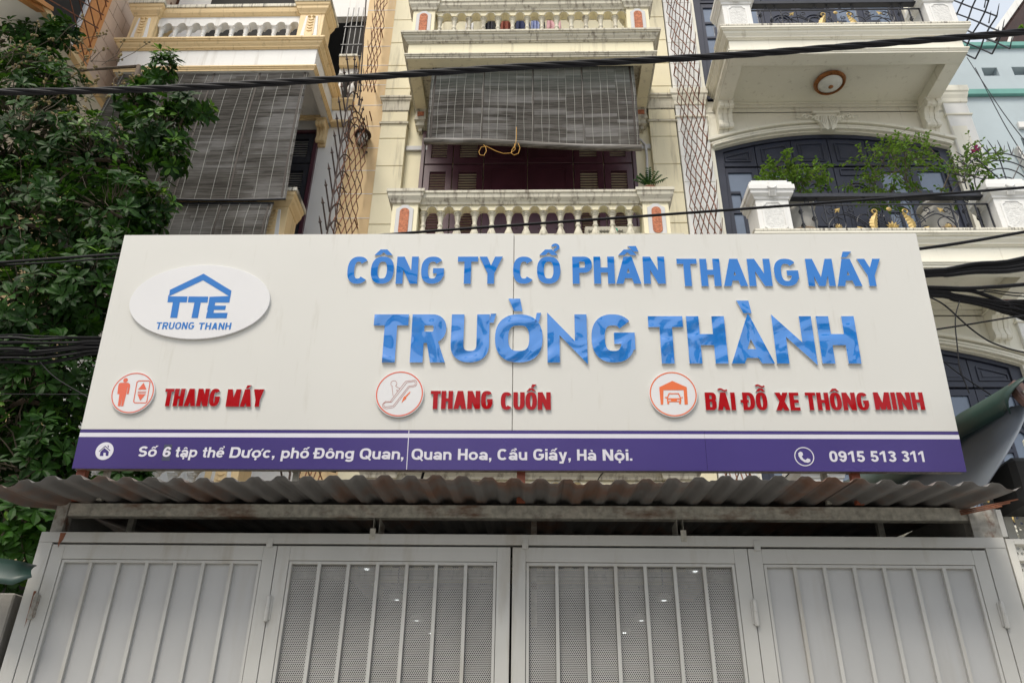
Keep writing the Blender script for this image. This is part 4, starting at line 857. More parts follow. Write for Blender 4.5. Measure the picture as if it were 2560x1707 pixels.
def storey(zt):
    """one storey of the right house; zt = top of the balcony slab"""
    slab_parts(rh, QX0, QX1, QYF, 8.44, zt, M['ivory'], M['ivory'], drop=.43, crown=.11, soff=M['ivory'], bw=.19, coffer=.16)
    part('drip_edge', MB().box(QX0 - .115, QX1 + .115, QYF - .115, QYF + .3, zt + .0005, zt + .035), M['ivoryedge'], rh, bev=.006)
    hb = zt + 2.28                                        # springing of the arch above this balcony
    # wall with the arched opening
    n = 24; xs_ = [DX0 + (DX1 - DX0) * i / n for i in range(n + 1)]
    op = [(DX0, zt - .2), (DX1, zt - .2)] + [(x, arch_z(x, hb)) for x in reversed(xs_)]
    part('arch_wall', MB().flat(shape2d([rect(2.4405, zt - .43, 5.7995, zt + 2.955)], [op]), lambda u, v, w: (u, w, v), 8.62, 8.445), M['ivory'], rh)
    for o, w_, dp in ((.035, .03, .055), (.085, .035, .04), (.15, .05, .065), (.20, .02, .03)):
        pts = [(DX0 - .14 * (o / .2) , hb + o - .03)] + [(x, arch_z(x, hb) + o) for x in xs_] + [(DX1 + .14 * (o / .2), hb + o - .03)]
        part('arch_moulding', MB().flat(shape2d(stroke(pts, w_)), lambda u, v, w: (u, w, v), 8.4445, 8.4445 - dp), M['ivory'], rh, bev=.006)
    kz = hb + .30
    k = part('keystone', MB().add([(DC + x, y, kz + z) for y in (8.36, 8.444) for x, z in ((-.10, -.02), (.10, -.02), (.15, .26), (-.15, .26))], [(0, 1, 2, 3), (7, 6, 5, 4), (0, 4, 5, 1), (1, 5, 6, 2), (2, 6, 7, 3), (3, 7, 4, 0)]).box(DC - .19, DC + .19, 8.34, 8.444, kz + .262, kz + .30), M['ivory'], rh, bev=.008)
    b = MB()
    for s_ in (-1, 1):
        for (sx, sz, rr, tn) in ((.16, .15, .055, 1.4), (.30, .19, .045, 1.5), (.05, .06, .035, 1.2)):
            b.tube([(DC + s_ * (sx + (rr * (1 - i / 30)) * cos(i / 16 * tn * pi)), 8.35, kz + sz + (rr * (1 - i / 30)) * sin(i / 16 * tn * pi)) for i in range(26)], .014, 6)
        b.tube([(DC + s_ * (.1 + .055 * i), 8.36, kz + .08 + .11 * sin(i * .8) * .6 + .03 * i) for i in range(7)], .022, 6, r1=.006)
        for i in range(4): b.tube([(DC + s_ * (.02 + .022 * i), 8.345, kz + .20), (DC + s_ * (.025 + .026 * i), 8.335, kz + .06), (DC + s_ * (.03 + .012 * i), 8.35, kz - .06 + .01 * i)], .011, 6)
    part('acanthus_ornament', b, M['ivory'], k, smooth=60)
    # door set
    dd = part('door_set', MB().flat(shape2d([[(DX0 + .0, zt - .1), (DX1, zt - .1)] + [(x, arch_z(x, hb)) for x in reversed(xs_)]], [[(DX0 + .07, zt - .05), (DX1 - .07, zt - .05)] + [(x, arch_z(x, hb) - .06) for x in reversed(xs_) if DX0 + .07 <= x <= DX1 - .07]]), lambda u, v, w: (u, w, v), 8.60, 8.50), M['navy'], rh, bev=.004)
    nl = 6; lw = (DX1 - DX0 - .14) / nl; zm = zt + 2.0
    for i in range(nl):
        a = DX0 + .07 + i * lw + .004; c = a + lw - .008; solid = i in (2, 3)
        # transom panel following the arch
        q = lambda g: [(a + g, zm + .03 + g), (c - g, zm + .03 + g), (c - g, arch_z(c - g, hb) - .062 - g), ((a + c) / 2, arch_z((a + c) / 2, hb) - .062 - g), (a + g, arch_z(a + g, hb) - .062 - g)]
        tp = part('transom_panel', MB().flat(shape2d([q(0)]), lambda u, v, w: (u, w, v), 8.57, 8.53), M['navy'], dd, bev=.004)
        b = MB().flat(shape2d(stroke(q(.085), .02, True)), lambda u, v, w: (u, w, v), 8.5295, 8.515)
        b.flat(shape2d([q(.125)]), lambda u, v, w: (u, w, v), 8.5295, 8.522)
        part('transom_moulding', b, M['navy'], dd, bev=.004)
        if solid:
            part('door_leaf', MB().box(a, c, 8.53, 8.57, zt, zm), M['navy'], dd, bev=.004)
            b = MB(); g = .08; cx = (a + c) / 2; rr = (c - a) / 2 - g
            for qq in (0, .05): b.flat(shape2d(stroke([(cx - rr + qq, zt + .95 + qq), (cx - rr + qq, zt + 1.5)] + arc(cx, zt + 1.55, rr - qq, rr - qq, 180, 0, 12) + [(cx + rr - qq, zt + .95 + qq)], .018, True)), lambda u, v, w: (u, w, v), 8.5295, 8.515)
            b.flat(shape2d(stroke([(a + g, zt + .1), (c - g, zt + .1), (c - g, zt + .8), (a + g, zt + .8)], .02, True)), lambda u, v, w: (u, w, v), 8.5295, 8.515)
            b.flat(shape2d(stroke([(a + g, zt + 1.86), (c - g, zt + 1.86), (c - g, zm - .04), (a + g, zm - .04)], .016, True)), lambda u, v, w: (u, w, v), 8.5295, 8.515)
            part('door_moulding', b, M['navy'], dd)
        else:
            W_ = c - a; g = .09; cx = (a + c) / 2
            holes = []
            zs = [zt + .12, zt + .46, zt + .50, zt + .84, zt + .88, zt + 1.22, zt + 1.26, zt + 1.55]
            side = .13
            for k in range(0, 8, 2): holes.append(rect(a + g, zs[k], a + g + side, zs[k + 1]))
            rr = (W_ - 2 * g - side - .04) / 2 + .0
            x0 = a + g + side + .04; holes.append([(x0, zt + .12), (c - g, zt + .12), (c - g, zt + 1.40)] + arc((x0 + c - g) / 2, zt + 1.40, (c - g - x0) / 2, (c - g - x0) / 2, 0, 180, 10)[1:])
            holes.append([(a + g, zt + 1.59), (a + g + side, zt + 1.59)] + arc((x0 + c - g) / 2, zt + 1.40, (c - g - x0) / 2 + .04, (c - g - x0) / 2 + .05, 160, 0, 10) + [(c - g, zt + 1.5), (c - g, zm - .08), (a + g, zm - .08)])
            part('glazed_leaf', MB().flat(shape2d([rect(a, zt, c, zm)], holes), lambda u, v, w: (u, w, v), 8.57, 8.53), M['navy'], dd, bev=.004)
            part('pane', MB().box(a + .02, c - .02, 8.552, 8.558, zt + .03, zm - .03), M['glass'], dd)
            b = MB()
            for k in range(3): b.obox((a + .12 + k * .12, 8.575, zt + .1), (a + .12 + k * .12, 8.575, zm - .05), .01, .01)
            for k in range(9): z = zt + .2 + k * .2; b.obox((a + .05 + (.12 if k % 2 else 0), 8.575, z), (c - .05 - (0 if k % 2 else .12), 8.575, z), .01, .01)
            part('inner_grille', b, M['whiteiron'], dd)
            part('curtain', MB().grid(lambda u, v: (a + (c - a) * u / 24, 8.62 + .012 * sin(u * 1.3), zt + (zm - zt) * v), 24, 1), M['curtain'], dd)
    # piers
    for xa, xb in ((QX0 - .02, QX0 + .36), (QX1 - .36, QX1 + .02)):
        p_ = part('balcony_pier', MB().box(xa, xb, QYF - .04, QYF + .32, zt + .036, zt + .52), M['white'], rh, bev=.005)
        path = [(xa, QYF + .32), (xa, QYF - .04), (xb, QYF - .04), (xb, QYF + .32)]
        z = zt + .50
        cap = [(0, z), (.014, z), (.02, z + .03), (.055, z + .06), (.06, z + .10), (.075, z + .105), (.075, z + .17), (.055, z + .18), (.055, z + .22), (.02, z + .23), (.02, z + .27), (-.02, z + .28), (-.02, z + .30), (-.06, z + .31), (-.06, z)]
        part('pier_cap', MB().sweep(path, cap).box(xa + .02, xb - .02, QYF - .02, QYF + .32, z, z + .302), M['white'], p_, bev=.003)
        cx = (xa + xb) / 2; m2 = lambda u, v, w: (u, QYF - .04 - w, v); hw = .135; z0, z1 = zt + .06, zt + .47; n_ = .04
        oct_ = lambda g: [(cx - hw + n_ + g, z0 + g), (cx + hw - n_ - g, z0 + g), (cx + hw - n_ * .6 - g, z0 + n_ * .7 + g), (cx + hw - g, z0 + n_ + g), (cx + hw - g, z1 - n_ - g), (cx + hw - n_ * .6 - g, z1 - n_ * .7 - g), (cx + hw - n_ - g, z1 - g), (cx - hw + n_ + g, z1 - g), (cx - hw + n_ * .6 + g, z1 - n_ * .7 - g), (cx - hw + g, z1 - n_ - g), (cx - hw + g, z0 + n_ + g), (cx - hw + n_ * .6 + g, z0 + n_ * .7 + g)]
        part('panel_rim', MB().flat(shape2d([oct_(0)], [oct_(.025)]), m2, 0, .012), M['white'], p_, bev=.003)
        part('rough_panel', MB().flat(shape2d([oct_(.026)]), m2, 0, .005), M['rough'], p_)
        b = MB().tube([(cx + .05 * cos(a), QYF - .122, z + .15 + .045 * sin(a)) for a in [radians(200 + 14 * k) for k in range(11)]], .012, 6)
        for k in range(5): b.tube([(cx - .03 + .015 * k, QYF - .118, z + .09), (cx - .036 + .018 * k, QYF - .085, z + .02)], .008, 5)
        part('cap_ornament', b, M['white'], p_)
    # wrought iron railing
    x0, x1, y = QX0 + .37, QX1 - .37, QYF + .06
    r_ = part('railing', MB().box(x0, x1, y - .045, y + .045, zt + .585, zt + .64), M['iron'], rh, bev=.004, label='black wrought iron railing with gilded ornaments')
    zr0, zr1 = zt + .055, zt + .50
    fr = MB().obox((x0, y, zr1), (x1, y, zr1), .016, .016).obox((x0, y, zr0), (x1, y, zr0), .016, .016)
    part('rail_bar', fr, M['iron'], r_)
    bxs = [x0 + .01, x0 + .15, x0 + .29, x0 + .43, x1 - .43, x1 - .29, x1 - .15, x1 - .01]
    for i, x in enumerate(bxs):
        part('rail_bar', MB().obox((x, y, zr0), (x, y, zr1), .014, .014), M['iron'], r_)
        if i in (1, 2, 5, 6):
            for z in ((zt + .20, zt + .40) if i in (1, 5) else (zt + .30,)):
                b = MB()
                for k in range(4): b.tube([(x + .026 * sin(j / 6 * pi) * cos(k * pi / 2 + j * .5), y + .026 * sin(j / 6 * pi) * sin(k * pi / 2 + j * .5), z - .04 + .08 * j / 6) for j in range(7)], .005, 4)
                part('basket_twist', b, M['iron'], r_)
    cx = (x0 + x1) / 2
    def spiral(px, pz, r0, a0, tn, s_, rr=.007, end=.18):
        n_ = int(14 * tn) + 4
        return [(px + s_ * r0 * (1 - (1 - end) * i / n_) * cos(a0 + tn * 2 * pi * i / n_), y, pz + r0 * (1 - (1 - end) * i / n_) * sin(a0 + tn * 2 * pi * i / n_)) for i in range(n_ + 1)]
    for s_ in (-1, 1):
        for sx, sz, r0, a0, tn, in ((.62, .20, .135, .6, 1.15), (.36, .16, .07, 2.5, 1.3), (.66, .41, .055, -1.2, 1.2), (.43, .42, .05, -1.5, 1.2), (.20, .40, .05, -1.0, 1.3), (.10, .34, .04, 2.2, 1.1), (.55, .11, .05, -.5, 1.1), (.27, .27, .12, -.2, .8)):
            part('scroll', MB().tube(spiral(cx + s_ * sx, zt + sz, r0, a0, tn, s_), .0072, 5), M['iron'], r_, smooth=60)
        for P_ in ([(.74, .06), (.70, .24), (.55, .36), (.38, .28), (.22, .12), (.14, .06)], [(.16, .07), (.26, .20), (.40, .33), (.52, .40)], [(.12, .06), (.20, .22), (.24, .38), (.17, .47), (.06, .44)], [(.70, .44), (.78, .34), (.74, .22)]):
            pts = [Vector((cx + s_ * a, y, zt + b_)) for a, b_ in P_]; sm = []
            for i in range(len(pts) - 1):
                p0, p1, p2, p3 = pts[max(i - 1, 0)], pts[i], pts[i + 1], pts[min(i + 2, len(pts) - 1)]
                for k in range(5): t_ = k / 5; sm.append(.5 * ((2 * p1) + (p2 - p0) * t_ + (2 * p0 - 5 * p1 + 4 * p2 - p3) * t_ ** 2 + (3 * p1 - p0 - 3 * p2 + p3) * t_ ** 3))
            part('scroll', MB().tube(sm + [pts[-1]], .0075, 5), M['iron'], r_, smooth=60)
        for xx, w in ((cx + s_ * .17, .09), (x0 + .30 if s_ < 0 else x1 - .30, .07)):
            for q in (-1, 1): part('scroll', MB().tube(spiral(xx + q * w, zt + .543, .034, pi / 2, 1.2, q), .006, 5), M['iron'], r_, smooth=60)
        # gilded flower
        b = MB().lathe((0, 0, 0), [(.012, .0), (.016, .006), (.012, .014), (.002, .016)], 8)
        for k in range(10): a = k * pi / 5; b.add([(0.01 * cos(a), .01 * sin(a), .003), (.032 * cos(a - .22), .032 * sin(a - .22), .006), (.046 * cos(a), .046 * sin(a), .002), (.032 * cos(a + .22), .032 * sin(a + .22), .006), (.025 * cos(a), .025 * sin(a), -.004)], [(0, 1, 2, 3), (0, 4, 1), (0, 3, 4), (1, 4, 2), (3, 2, 4)])
        fl = MB(); fl.v = [(cx + s_ * .62 + vx, y - .014 - vz, zt + .17 + vy) for vx, vy, vz in b.v]; fl.f = b.f
        part('gilded_flower', fl, M['gold'], r_)
        # gilded acanthus leaf: curved lobed blade
        b = MB(); pts = [(.20 + .035 * sin(t * 3.4) - .04 * t, .07 + .30 * t) for t in [i / 14 for i in range(15)]]
        for i in range(14):
            w0 = .040 * sin(pi * (i + 1.2) / 16) + .010 * (i % 2); w1 = .040 * sin(pi * (i + 2.2) / 16) + .010 * ((i + 1) % 2)
            (ax, az), (bx, bz) = pts[i], pts[i + 1]
            b.add([(cx + s_ * (ax - w0), y - .012, zt + az), (cx + s_ * ax, y - .032, zt + az), (cx + s_ * (ax + w0), y - .012, zt + az + .01), (cx + s_ * (bx + w1), y - .012, zt + bz + .01), (cx + s_ * bx, y - .032, zt + bz), (cx + s_ * (bx - w1), y - .012, zt + bz)], [(0, 1, 4, 5), (1, 2, 3, 4)])
        b.tube([(cx + s_ * (.175 + .028 * cos(a)), y - .02, zt + .385 + .028 * sin(a)) for a in [radians(-60 + 28 * k) for k in range(10)]], .009, 5)
        part('gilded_leaf', b, M['gold'], r_)
        for ax, az, dx, dz in ((.36, .13, .05, .05), (.60, .40, -.045, .045)):
            b = MB(); p = Vector((cx + s_ * ax, y - .012, zt + az)); dv = Vector((s_ * dx, 0, dz)); nv = Vector((-dv.z, 0, dv.x))
            b.add([p - dv * .7, p - nv * .22, p - dv * .1 - nv * .55, p + dv, p - dv * .1 + nv * .55, p + nv * .22, p + Vector((0, -.014, 0))], [(0, 1, 6), (1, 2, 6), (2, 3, 6), (3, 4, 6), (4, 5, 6), (5, 0, 6)])
            part('gilded_dart', b, M['gold'], r_)
    b = MB()
    for k in range(7):
        a = radians(-105 + 35 * k); p1 = (cx + .085 * sin(a), zt + .17 + .085 * cos(a)); q = Vector((cos(a), 0, -sin(a))) * .018
        o_ = Vector((cx, y - .02, zt + .15)); e_ = Vector((p1[0], y - .012, p1[1])); mid = (o_ + e_) / 2
        b.add([o_, mid - q, e_, mid + q, mid + Vector((0, -.016, 0))], [(0, 1, 4), (1, 2, 4), (2, 3, 4), (3, 0, 4)])
    for k in range(3): b.lathe((cx + (k - 1) * .028, y - .02, zt + .07 + .012 * (k == 1)), [(.004, 0), (.018, .014), (.014, .03), (.002, .036)], 7)
    part('gilded_palmette', b, M['gold'], r_)
    b = MB()
    for k in range(13):
        a = radians(-84 + 14 * k); b.tube([(cx + .03 * sin(a), y, zt + .17 + .03 * cos(a)), (cx + .145 * sin(a), y, zt + .18 + .145 * cos(a))], .005, 4)
    part('fan_rays', b, M['iron'], r_)
    b = MB().lathe((0, 0, 0), [(.026, .0), (.03, .006), (.018, .014), (.010, .016), (.002, .020)], 10)
    fl = MB(); fl.v = [(cx + vx, y - .012 - vz, zt + .42 + vy) for vx, vy, vz in b.v]; fl.f = b.f; part('gilded_rosette', fl, M['gold'], r_)
    for s_ in (-1, 1): scroll_bracket(rh, (QX0 + .10 if s_ < 0 else QX1 - .10), 8.445, zt - .43, M['ivory'], .20, .42, .26)

storey(10.42); storey(10.42 - RD); storey(10.42 - 2 * RD)
# recessed panels on the pilaster sides of the arch wall, two heights
for zt in (10.42, 10.42 - RD):
    part('wall_panel', MB().box(5.81, 6.02, 8.392, 8.3995, zt - 1.55, zt - .75), M['ivory'], rh, bev=.006)

# ================================================================== BAMBOO BLINDS
def blindmat(name, seed, green):
    m = bpy.data.materials.new(name); m.use_nodes = True; t = m.node_tree; N = t.nodes; L = t.links; b = N['Principled BSDF']; b.inputs['Roughness'].default_value = .8
    g = N.new('ShaderNodeNewGeometry'); sp = N.new('ShaderNodeSeparateXYZ'); L.new(g.outputs['Position'], sp.inputs[0]); cb = N.new('ShaderNodeCombineXYZ')
    L.new(sp.outputs[0], cb.inputs[0]); L.new(sp.outputs[2], cb.inputs[1])
    br = N.new('ShaderNodeTexBrick'); br.inputs['Scale'].default_value = 1; br.inputs['Brick Width'].default_value = .66; br.inputs['Row Height'].default_value = .052; br.inputs['Mortar Size'].default_value = .0
    br.inputs['Color1'].default_value = (0, 0, 0, 1); br.inputs['Color2'].default_value = (1, 1, 1, 1); br.offset = .37; L.new(cb.outputs[0], br.inputs[0])
    n = N.new('ShaderNodeTexNoise'); n.inputs['Scale'].default_value = 1; mp = N.new('ShaderNodeMapping'); mp.inputs['Scale'].default_value = (2.2, 1, 60); mp.inputs['Location'].default_value = (seed, 0, 0)
    n.inputs['Detail'].default_value = 5; n.inputs['Roughness'].default_value = .7; L.new(g.outputs['Position'], mp.inputs[0]); L.new(mp.outputs[0], n.inputs[0])
    r = N.new('ShaderNodeValToRGB'); e = r.color_ramp.elements; e[0].position = .36; e[0].color = (.048, .042, .034, 1); e[1].position = .64; e[1].color = (.215, .20, .18, 1); L.new(n.outputs['Fac'], r.inputs[0])
    r2 = N.new('ShaderNodeValToRGB'); r2.color_ramp.elements[0].position = .60; r2.color_ramp.elements[1].position = .75
    ad = N.new('ShaderNodeMath'); ad.operation = 'MULTIPLY_ADD'; L.new(br.outputs['Color'], ad.inputs[0]); ad.inputs[1].default_value = .34 if green else .16
    n2 = N.new('ShaderNodeTexNoise'); n2.inputs['Scale'].default_value = 1.3; n2.inputs['Detail'].default_value = 3; L.new(g.outputs['Position'], n2.inputs[0]); L.new(n2.outputs['Fac'], ad.inputs[2]); 
    sb = N.new('ShaderNodeMath'); sb.operation = 'SUBTRACT'; L.new(ad.outputs[0], sb.inputs[0]); sb.inputs[1].default_value = .06 if green else -.03; L.new(sb.outputs[0], r2.inputs[0])
    ml = N.new('ShaderNodeMath'); ml.operation = 'MULTIPLY'; L.new(r2.outputs[0], ml.inputs[0]); L.new(n.outputs['Fac'], ml.inputs[1])
    mx = N.new('ShaderNodeMixRGB'); L.new(ml.outputs[0], mx.inputs[0]); L.new(r.outputs[0], mx.inputs[1]); mx.inputs[2].default_value = (.40, .39, .38, 1)
    out = mx.outputs[0]
    if green:                                             # greenish, less weathered near the top
        mr = N.new('ShaderNodeMapRange'); mr.inputs['From Min'].default_value = 9.45; mr.inputs['From Max'].default_value = 10.1; L.new(sp.outputs[2], mr.inputs['Value'])
        mm = N.new('ShaderNodeMath'); mm.operation = 'MULTIPLY'; mm.inputs[1].default_value = .45; L.new(mr.outputs[0], mm.inputs[0])
        mg = N.new('ShaderNodeMixRGB'); L.new(mm.outputs[0], mg.inputs[0]); L.new(out, mg.inputs[1]); mg.inputs[2].default_value = (.20, .25, .22, 1); out = mg.outputs[0]
    L.new(out, b.inputs['Base Color']); return m
M['blind'] = blindmat('weathered_bamboo', 0, True); M['blind2'] = blindmat('grey_bamboo', 5, False)
def blind(lab, x0, x1, y, ztop, zl, zr, m, step, rolled, kick=(0, 0), grp='bamboo blinds hung under the balconies'):
    t = thing('bamboo_blind', lab, 'blind', ((x0 + x1) / 2, y, min(zl, zr)), grp)
    S = lambda a, b_: (x0 + (x1 - x0) * a + kick[1] * a * b_, y + kick[0] * b_ - .045 * sin(pi * b_) * (1 + .3 * sin(a * 9)) - .02 * b_ * sin(a * 6.3), ztop + ((zl + (zr - zl) * a) - ztop) * b_)
    nv = int((ztop - min(zl, zr)) / .0085); b = MB()
    def P(i, j):
        x, yy, z = S(i / 22, j / (2 * nv)); return (x, yy + (.0035 if j % 2 else 0), z)
    part('slat_curtain', b.grid(P, 22, 2 * nv), m, t)
    n = int((x1 - x0) / step)
    for k in range(n + 1):
        a = (k + .15 + .2 * random.random()) / (n + .5)
        part('string', MB().tube([Vector(S(a, j / 14)) + Vector((.004 * sin(k * 3 + j), -.004, 0)) for j in range(15)], .0022, 4), M['string'], t)
    for k in range(5):
        a = (k + .08) / 4.15; a = min(max(a, .02), .98)
        part('rope_shadow', MB().grid(lambda i, j: Vector(S(a, j / 14)) + Vector(((i - .5) * .022, -.0025, 0)), 1, 14), M['ropeshade'], t)  # dark strips painting the shadows of the blind ropes
    if rolled:
        pts = [Vector(S(i / 20, 1)) + Vector((0, .01, .03)) for i in range(21)]; pts[0].x -= .03; pts[-1].x += .02
        part('rolled_end', MB().tube(pts, .042, 10), m, t, smooth=50)
    else:
        part('bottom_rod', MB().tube([Vector(S(a / 6, 1)) + Vector((0, -.01, 0)) for a in range(7)], .014, 8), M['iron'], t)
    part('top_rod', MB().tube([S(0, 0), S(1, 0)], .014, 8), M['iron'], t)
    for k in range(4):
        q = Vector(S((k + .5) / 4, 0)); part('hook', MB().tube([q, q + Vector((0, 0, .05)), q + Vector((.015, 0, .065)), q + Vector((.02, 0, .05))], .003, 4), M['iron'], t)
    return t
M['ropeshade'] = mat('rope_shadow_tone', (.045, .036, .030), .8)  # shadow colour of the ropes on the slats
bl = blind('weathered grey bamboo blind half rolled up on the middle house', -1.385, 1.345, 7.68, 10.125, 8.77, 8.63, M['blind'], .112, True)
cp = [PX(x, y, 7.56) for x, y in ((1291, 318), (1291, 345), (1289, 362), (1280, 375), (1278, 383), (1285, 388), (1296, 384), (1300, 370), (1295, 358), (1286, 360), (1288, 374), (1276, 383), (1258, 384), (1240, 378), (1216, 366), (1203, 368), (1197, 380), (1200, 388), (1210, 389), (1216, 378), (1214, 368), (1209, 362))]
part('pull_cord', MB().tube(cp, .0042, 5), M['cord'], bl, label='yellow pull cord knotted in loops', smooth=60)
blind('long grey bamboo blind of the left house, partly behind the tree', -5.55, -3.0, 7.50, 9.93, 7.49, 7.48, M['blind2'], .165, False, (-.28, .12))
blind('lower grey bamboo blind behind the bottom rod of the long one', -5.4, -3.03, 7.26, 7.46, 6.6, 6.6, M['blind2'], .12, False)

# ================================================================== SPIKED ANTI-CLIMB GRILLES (square to the facades, on the party lines)
def grille(lab, X, ya, yb, z0, z1, a, p, m, sl, r=.0048, shear=.10, jitter=.012, GRP='spiked grilles between the houses'):
    t = thing('spiked_grille', lab, 'grille', (X, (ya + yb) / 2, z0), GRP); rnd = random.Random(int(X * 100 + z0 * 7))
    ncol = int(round((ya - yb) / a)); nrow = int((z1 - z0) / p)
    node = lambda i, j: Vector((X + rnd2(i, j) * jitter, ya - i * a, z0 + j * p + (p / 2 if i % 2 else 0) - i * shear))
    rnd2 = lambda i, j: sin(i * 12.9 + j * 78.2)
    b = MB()
    for i in range(ncol):
        for j in range(nrow):
            up = j if i % 2 == 0 else j + 1; dn = up - 1
            b.obox(node(i, j), node(i + 1, up), 2 * r, 2 * r)
            if dn >= 0: b.obox(node(i, j), node(i + 1, dn), 2 * r, 2 * r)
    part('lattice', b, m, t, kind='stuff')
    for zz in (0, .33, .66, 1): part('wall_tie', MB().obox((X, ya + .06, z0 + (z1 - z0) * zz * .98 + .05), (X, ya - .12, z0 + (z1 - z0) * zz * .98 + .05), .014, .014), m, t)
    L = Vector((0, -a * .75, .10 * sl)); e = MB()
    e.tube([(0, 0, 0), L * .8, L], r * 1.15, 5, r1=.002); sm = mesh('spike', e, m, (0, 0, 0), 60)
    for j in range(nrow):
        shared('spike', sm, node(ncol, j), t)
        shared('spike', sm, node(ncol - 1, j) + Vector((.01, 0, p * .25)), t)
    return t
grille('rusty spiked grille between the middle and right houses', 2.055, 8.36, 7.12, 4.2, 14.2, .135, .27, M['rust'], 1.05)
grille('rusty spiked grille left of the middle house below its arched top', -2.33, 8.36, 7.30, 4.2, 9.95, .13, .27, M['rust'], .8)
grille('rusty spiked grille on the upper left party wall of the middle house', -2.33, 8.38, 7.75, 10.4, 14.0, .10, .28, M['rust'], .8)
# dark lances and curled lances on the left grille
t = thing('lance_fence', 'dark lances with curled arms standing along the left grille', 'fence', (-2.36, 7.2, 3.2))
def lance(p0, p1, r=.010):
    b = MB(); p0 = Vector(p0); p1 = Vector(p1); d = (p1 - p0).normalized()
    b.tube([p0, p1], r, 5); b.tube([p1, p1 + d * .02, p1 + d * .075], .022, 5, r1=.002); b.tube([p1 - d * .012, p1 + d * .0], .004, 5, r1=.022); part('lance', b, M['darkrust'], t, smooth=50)
for k in range(24):
    z = 3.4 + k * .262; y = 7.22 - .02 * sin(k)
    lance((-2.36, y + .06, z), (-2.40, y - .10, z + .26))
    b = MB(); b.tube([Vector((-2.35, y + .05, z)).lerp(Vector((-2.30, y + .38, z + .30)), s) + Vector((0, -.05 * sin(s * pi), .06 * sin(s * pi))) for s in [i / 7 for i in range(8)]], .011, 5, r1=.007); part('curled_arm', b, M['darkrust'], t, smooth=50)
part('upright', MB().tube([(-2.35, 7.27, 3.2), (-2.35, 7.26, 9.5)], .011, 5).tube([(-2.34, 7.47, 3.2), (-2.34, 7.46, 9.4)], .009, 5), M['darkrust'], t)
for k in range(11):                                        # fan of lances on the arched top
    a = radians(100 + 11 * k) ; c = Vector((-2.34, 8.0, 9.05)); o1 = c + Vector((0, cos(a) * .62, sin(a) * .72)); 
    o1 = Vector((-2.34, 7.36 + .085 * k, 9.55 - .0035 * k * k * 1.6)); lance(o1, o1 + Vector((.0, -.10 + .028 * k, .27)), .009)
for s in (0, .12, .26): part('arch_bar', MB().tube([Vector((-2.34, 7.34 + s * .5 + (1.0 - s) * (1 - cos(q)) , 8.6 + (1.0 - s) * sin(q) * .95)) for q in [radians(90 * i / 12) for i in range(13)]], .010, 5), M['darkrust'], t, smooth=60)
lance((-2.34, 7.75, 9.5), (-2.36, 7.18, 12.2), .010)
# black mesh at the right edge of the right house
grille('black diamond mesh with spikes on the right edge of the right house', 5.95, 8.34, 7.10, 10.75, 14.4, .155, .30, M['iron'], 1.0, r=.008, shear=.13)
# iron fan
t = thing('iron_fan', 'black iron fan with radiating spikes right of the pink flowered shrub', 'grille', (5.70, 7.60, 7.7))
fc = PX(2521, 466, 7.60)
for r in (.50, .385, .265, .135): part('arc_bar', MB().tube([fc + Vector((r * cos(a), 0, r * sin(a) * 1.05)) for a in [radians(-4 + 188 * i / 24) for i in range(25)]], .008, 5), M['iron'], t, smooth=60)
for a in (20, 55, 88, 122, 158): part('ray_bar', MB().tube([fc + Vector((.02 * cos(radians(a)), 0, 0)), fc + Vector((.5 * cos(radians(a)), 0, .525 * sin(radians(a))))], .008, 5), M['iron'], t)
for k in range(17):
    a = radians(6 + 10.5 * k); q = fc + Vector((.5 * cos(a), 0, .525 * sin(a)))
    for s in (0, 1):
        d = Vector((cos(a) * .8 - .25 * (1 - 2 * s) , .05 * s, sin(a) + .12)).normalized() * (.22 if s == 0 else .15); part('spike', MB().tube([q, q + d * .8, q + d], .008, 5, r1=.002), M['iron'], t)
part('stem', MB().tube([fc + Vector((0, 0, .02)), fc + Vector((0, 0, -1.0))], .012, 6).tube([fc + Vector((-.45, 0, .02)), fc + Vector((-.45, 0, -1.0))], .01, 6), M['iron'], t)

# ================================================================== LAMPS AND THINGS ON THE BALCONIES
c = PX(906, 345, 8.33); t = thing('wall_lamp', 'rusty round wall lamp behind the left spiked grille', 'lamp', tuple(c))
b = MB(); 
for k in range(8):
    a = k * pi / 4; b.tube([(c.x + .09 * cos(a), c.y + .09 * sin(a), c.z + .06), (c.x + .07 * cos(a), c.y + .07 * sin(a), c.z - .10), (c.x + .02 * cos(a), c.y + .02 * sin(a), c.z - .15)], .007, 4)
part('cage', b, M['darkrust'], t); part('hood', MB().lathe((c.x, c.y, c.z), [(.12, .05), (.115, .075), (.07, .115), (.02, .13)], 16), M['darkrust'], t, smooth=50)
part('glass', MB().lathe((c.x, c.y, c.z - .12), [(.02, 0), (.06, .04), (.075, .10), (.07, .17)], 14), M['lampglass'], t, smooth=60)
part('wall_arm', MB().tube([(c.x, c.y, c.z + .1), (c.x, 8.42, c.z + .12)], .012, 6), M['darkrust'], t)
c = PX(2073, 202, 7.95); zc = 10.42 - .43 + .16; d = ray(2073, 202); q = CAM + d * ((zc - 1.6) / d.z)
t = thing('ceiling_lamp', 'round frosted ceiling lamp with gilded rim under the right balcony', 'lamp', (q.x, q.y, zc))
part('rim', MB().lathe((q.x, q.y, zc - .07), [(.165, .0), (.20, .005), (.215, .03), (.20, .055), (.17, .07)], 32, cap=False), M['bronze'], t, smooth=30)
part('bead_ring', MB().tube([(q.x + .19 * cos(a), q.y + .19 * sin(a), zc - .068) for a in [2 * pi * i / 32 for i in range(33)]], .012, 6), M['bronze'], t, smooth=60)
part('bowl', MB().lathe((q.x, q.y, zc - .12), [(.001, 0), (.06, .004), (.11, .018), (.15, .042), (.166, .06)], 28, cap=False), M['lampglass'], t, smooth=60)
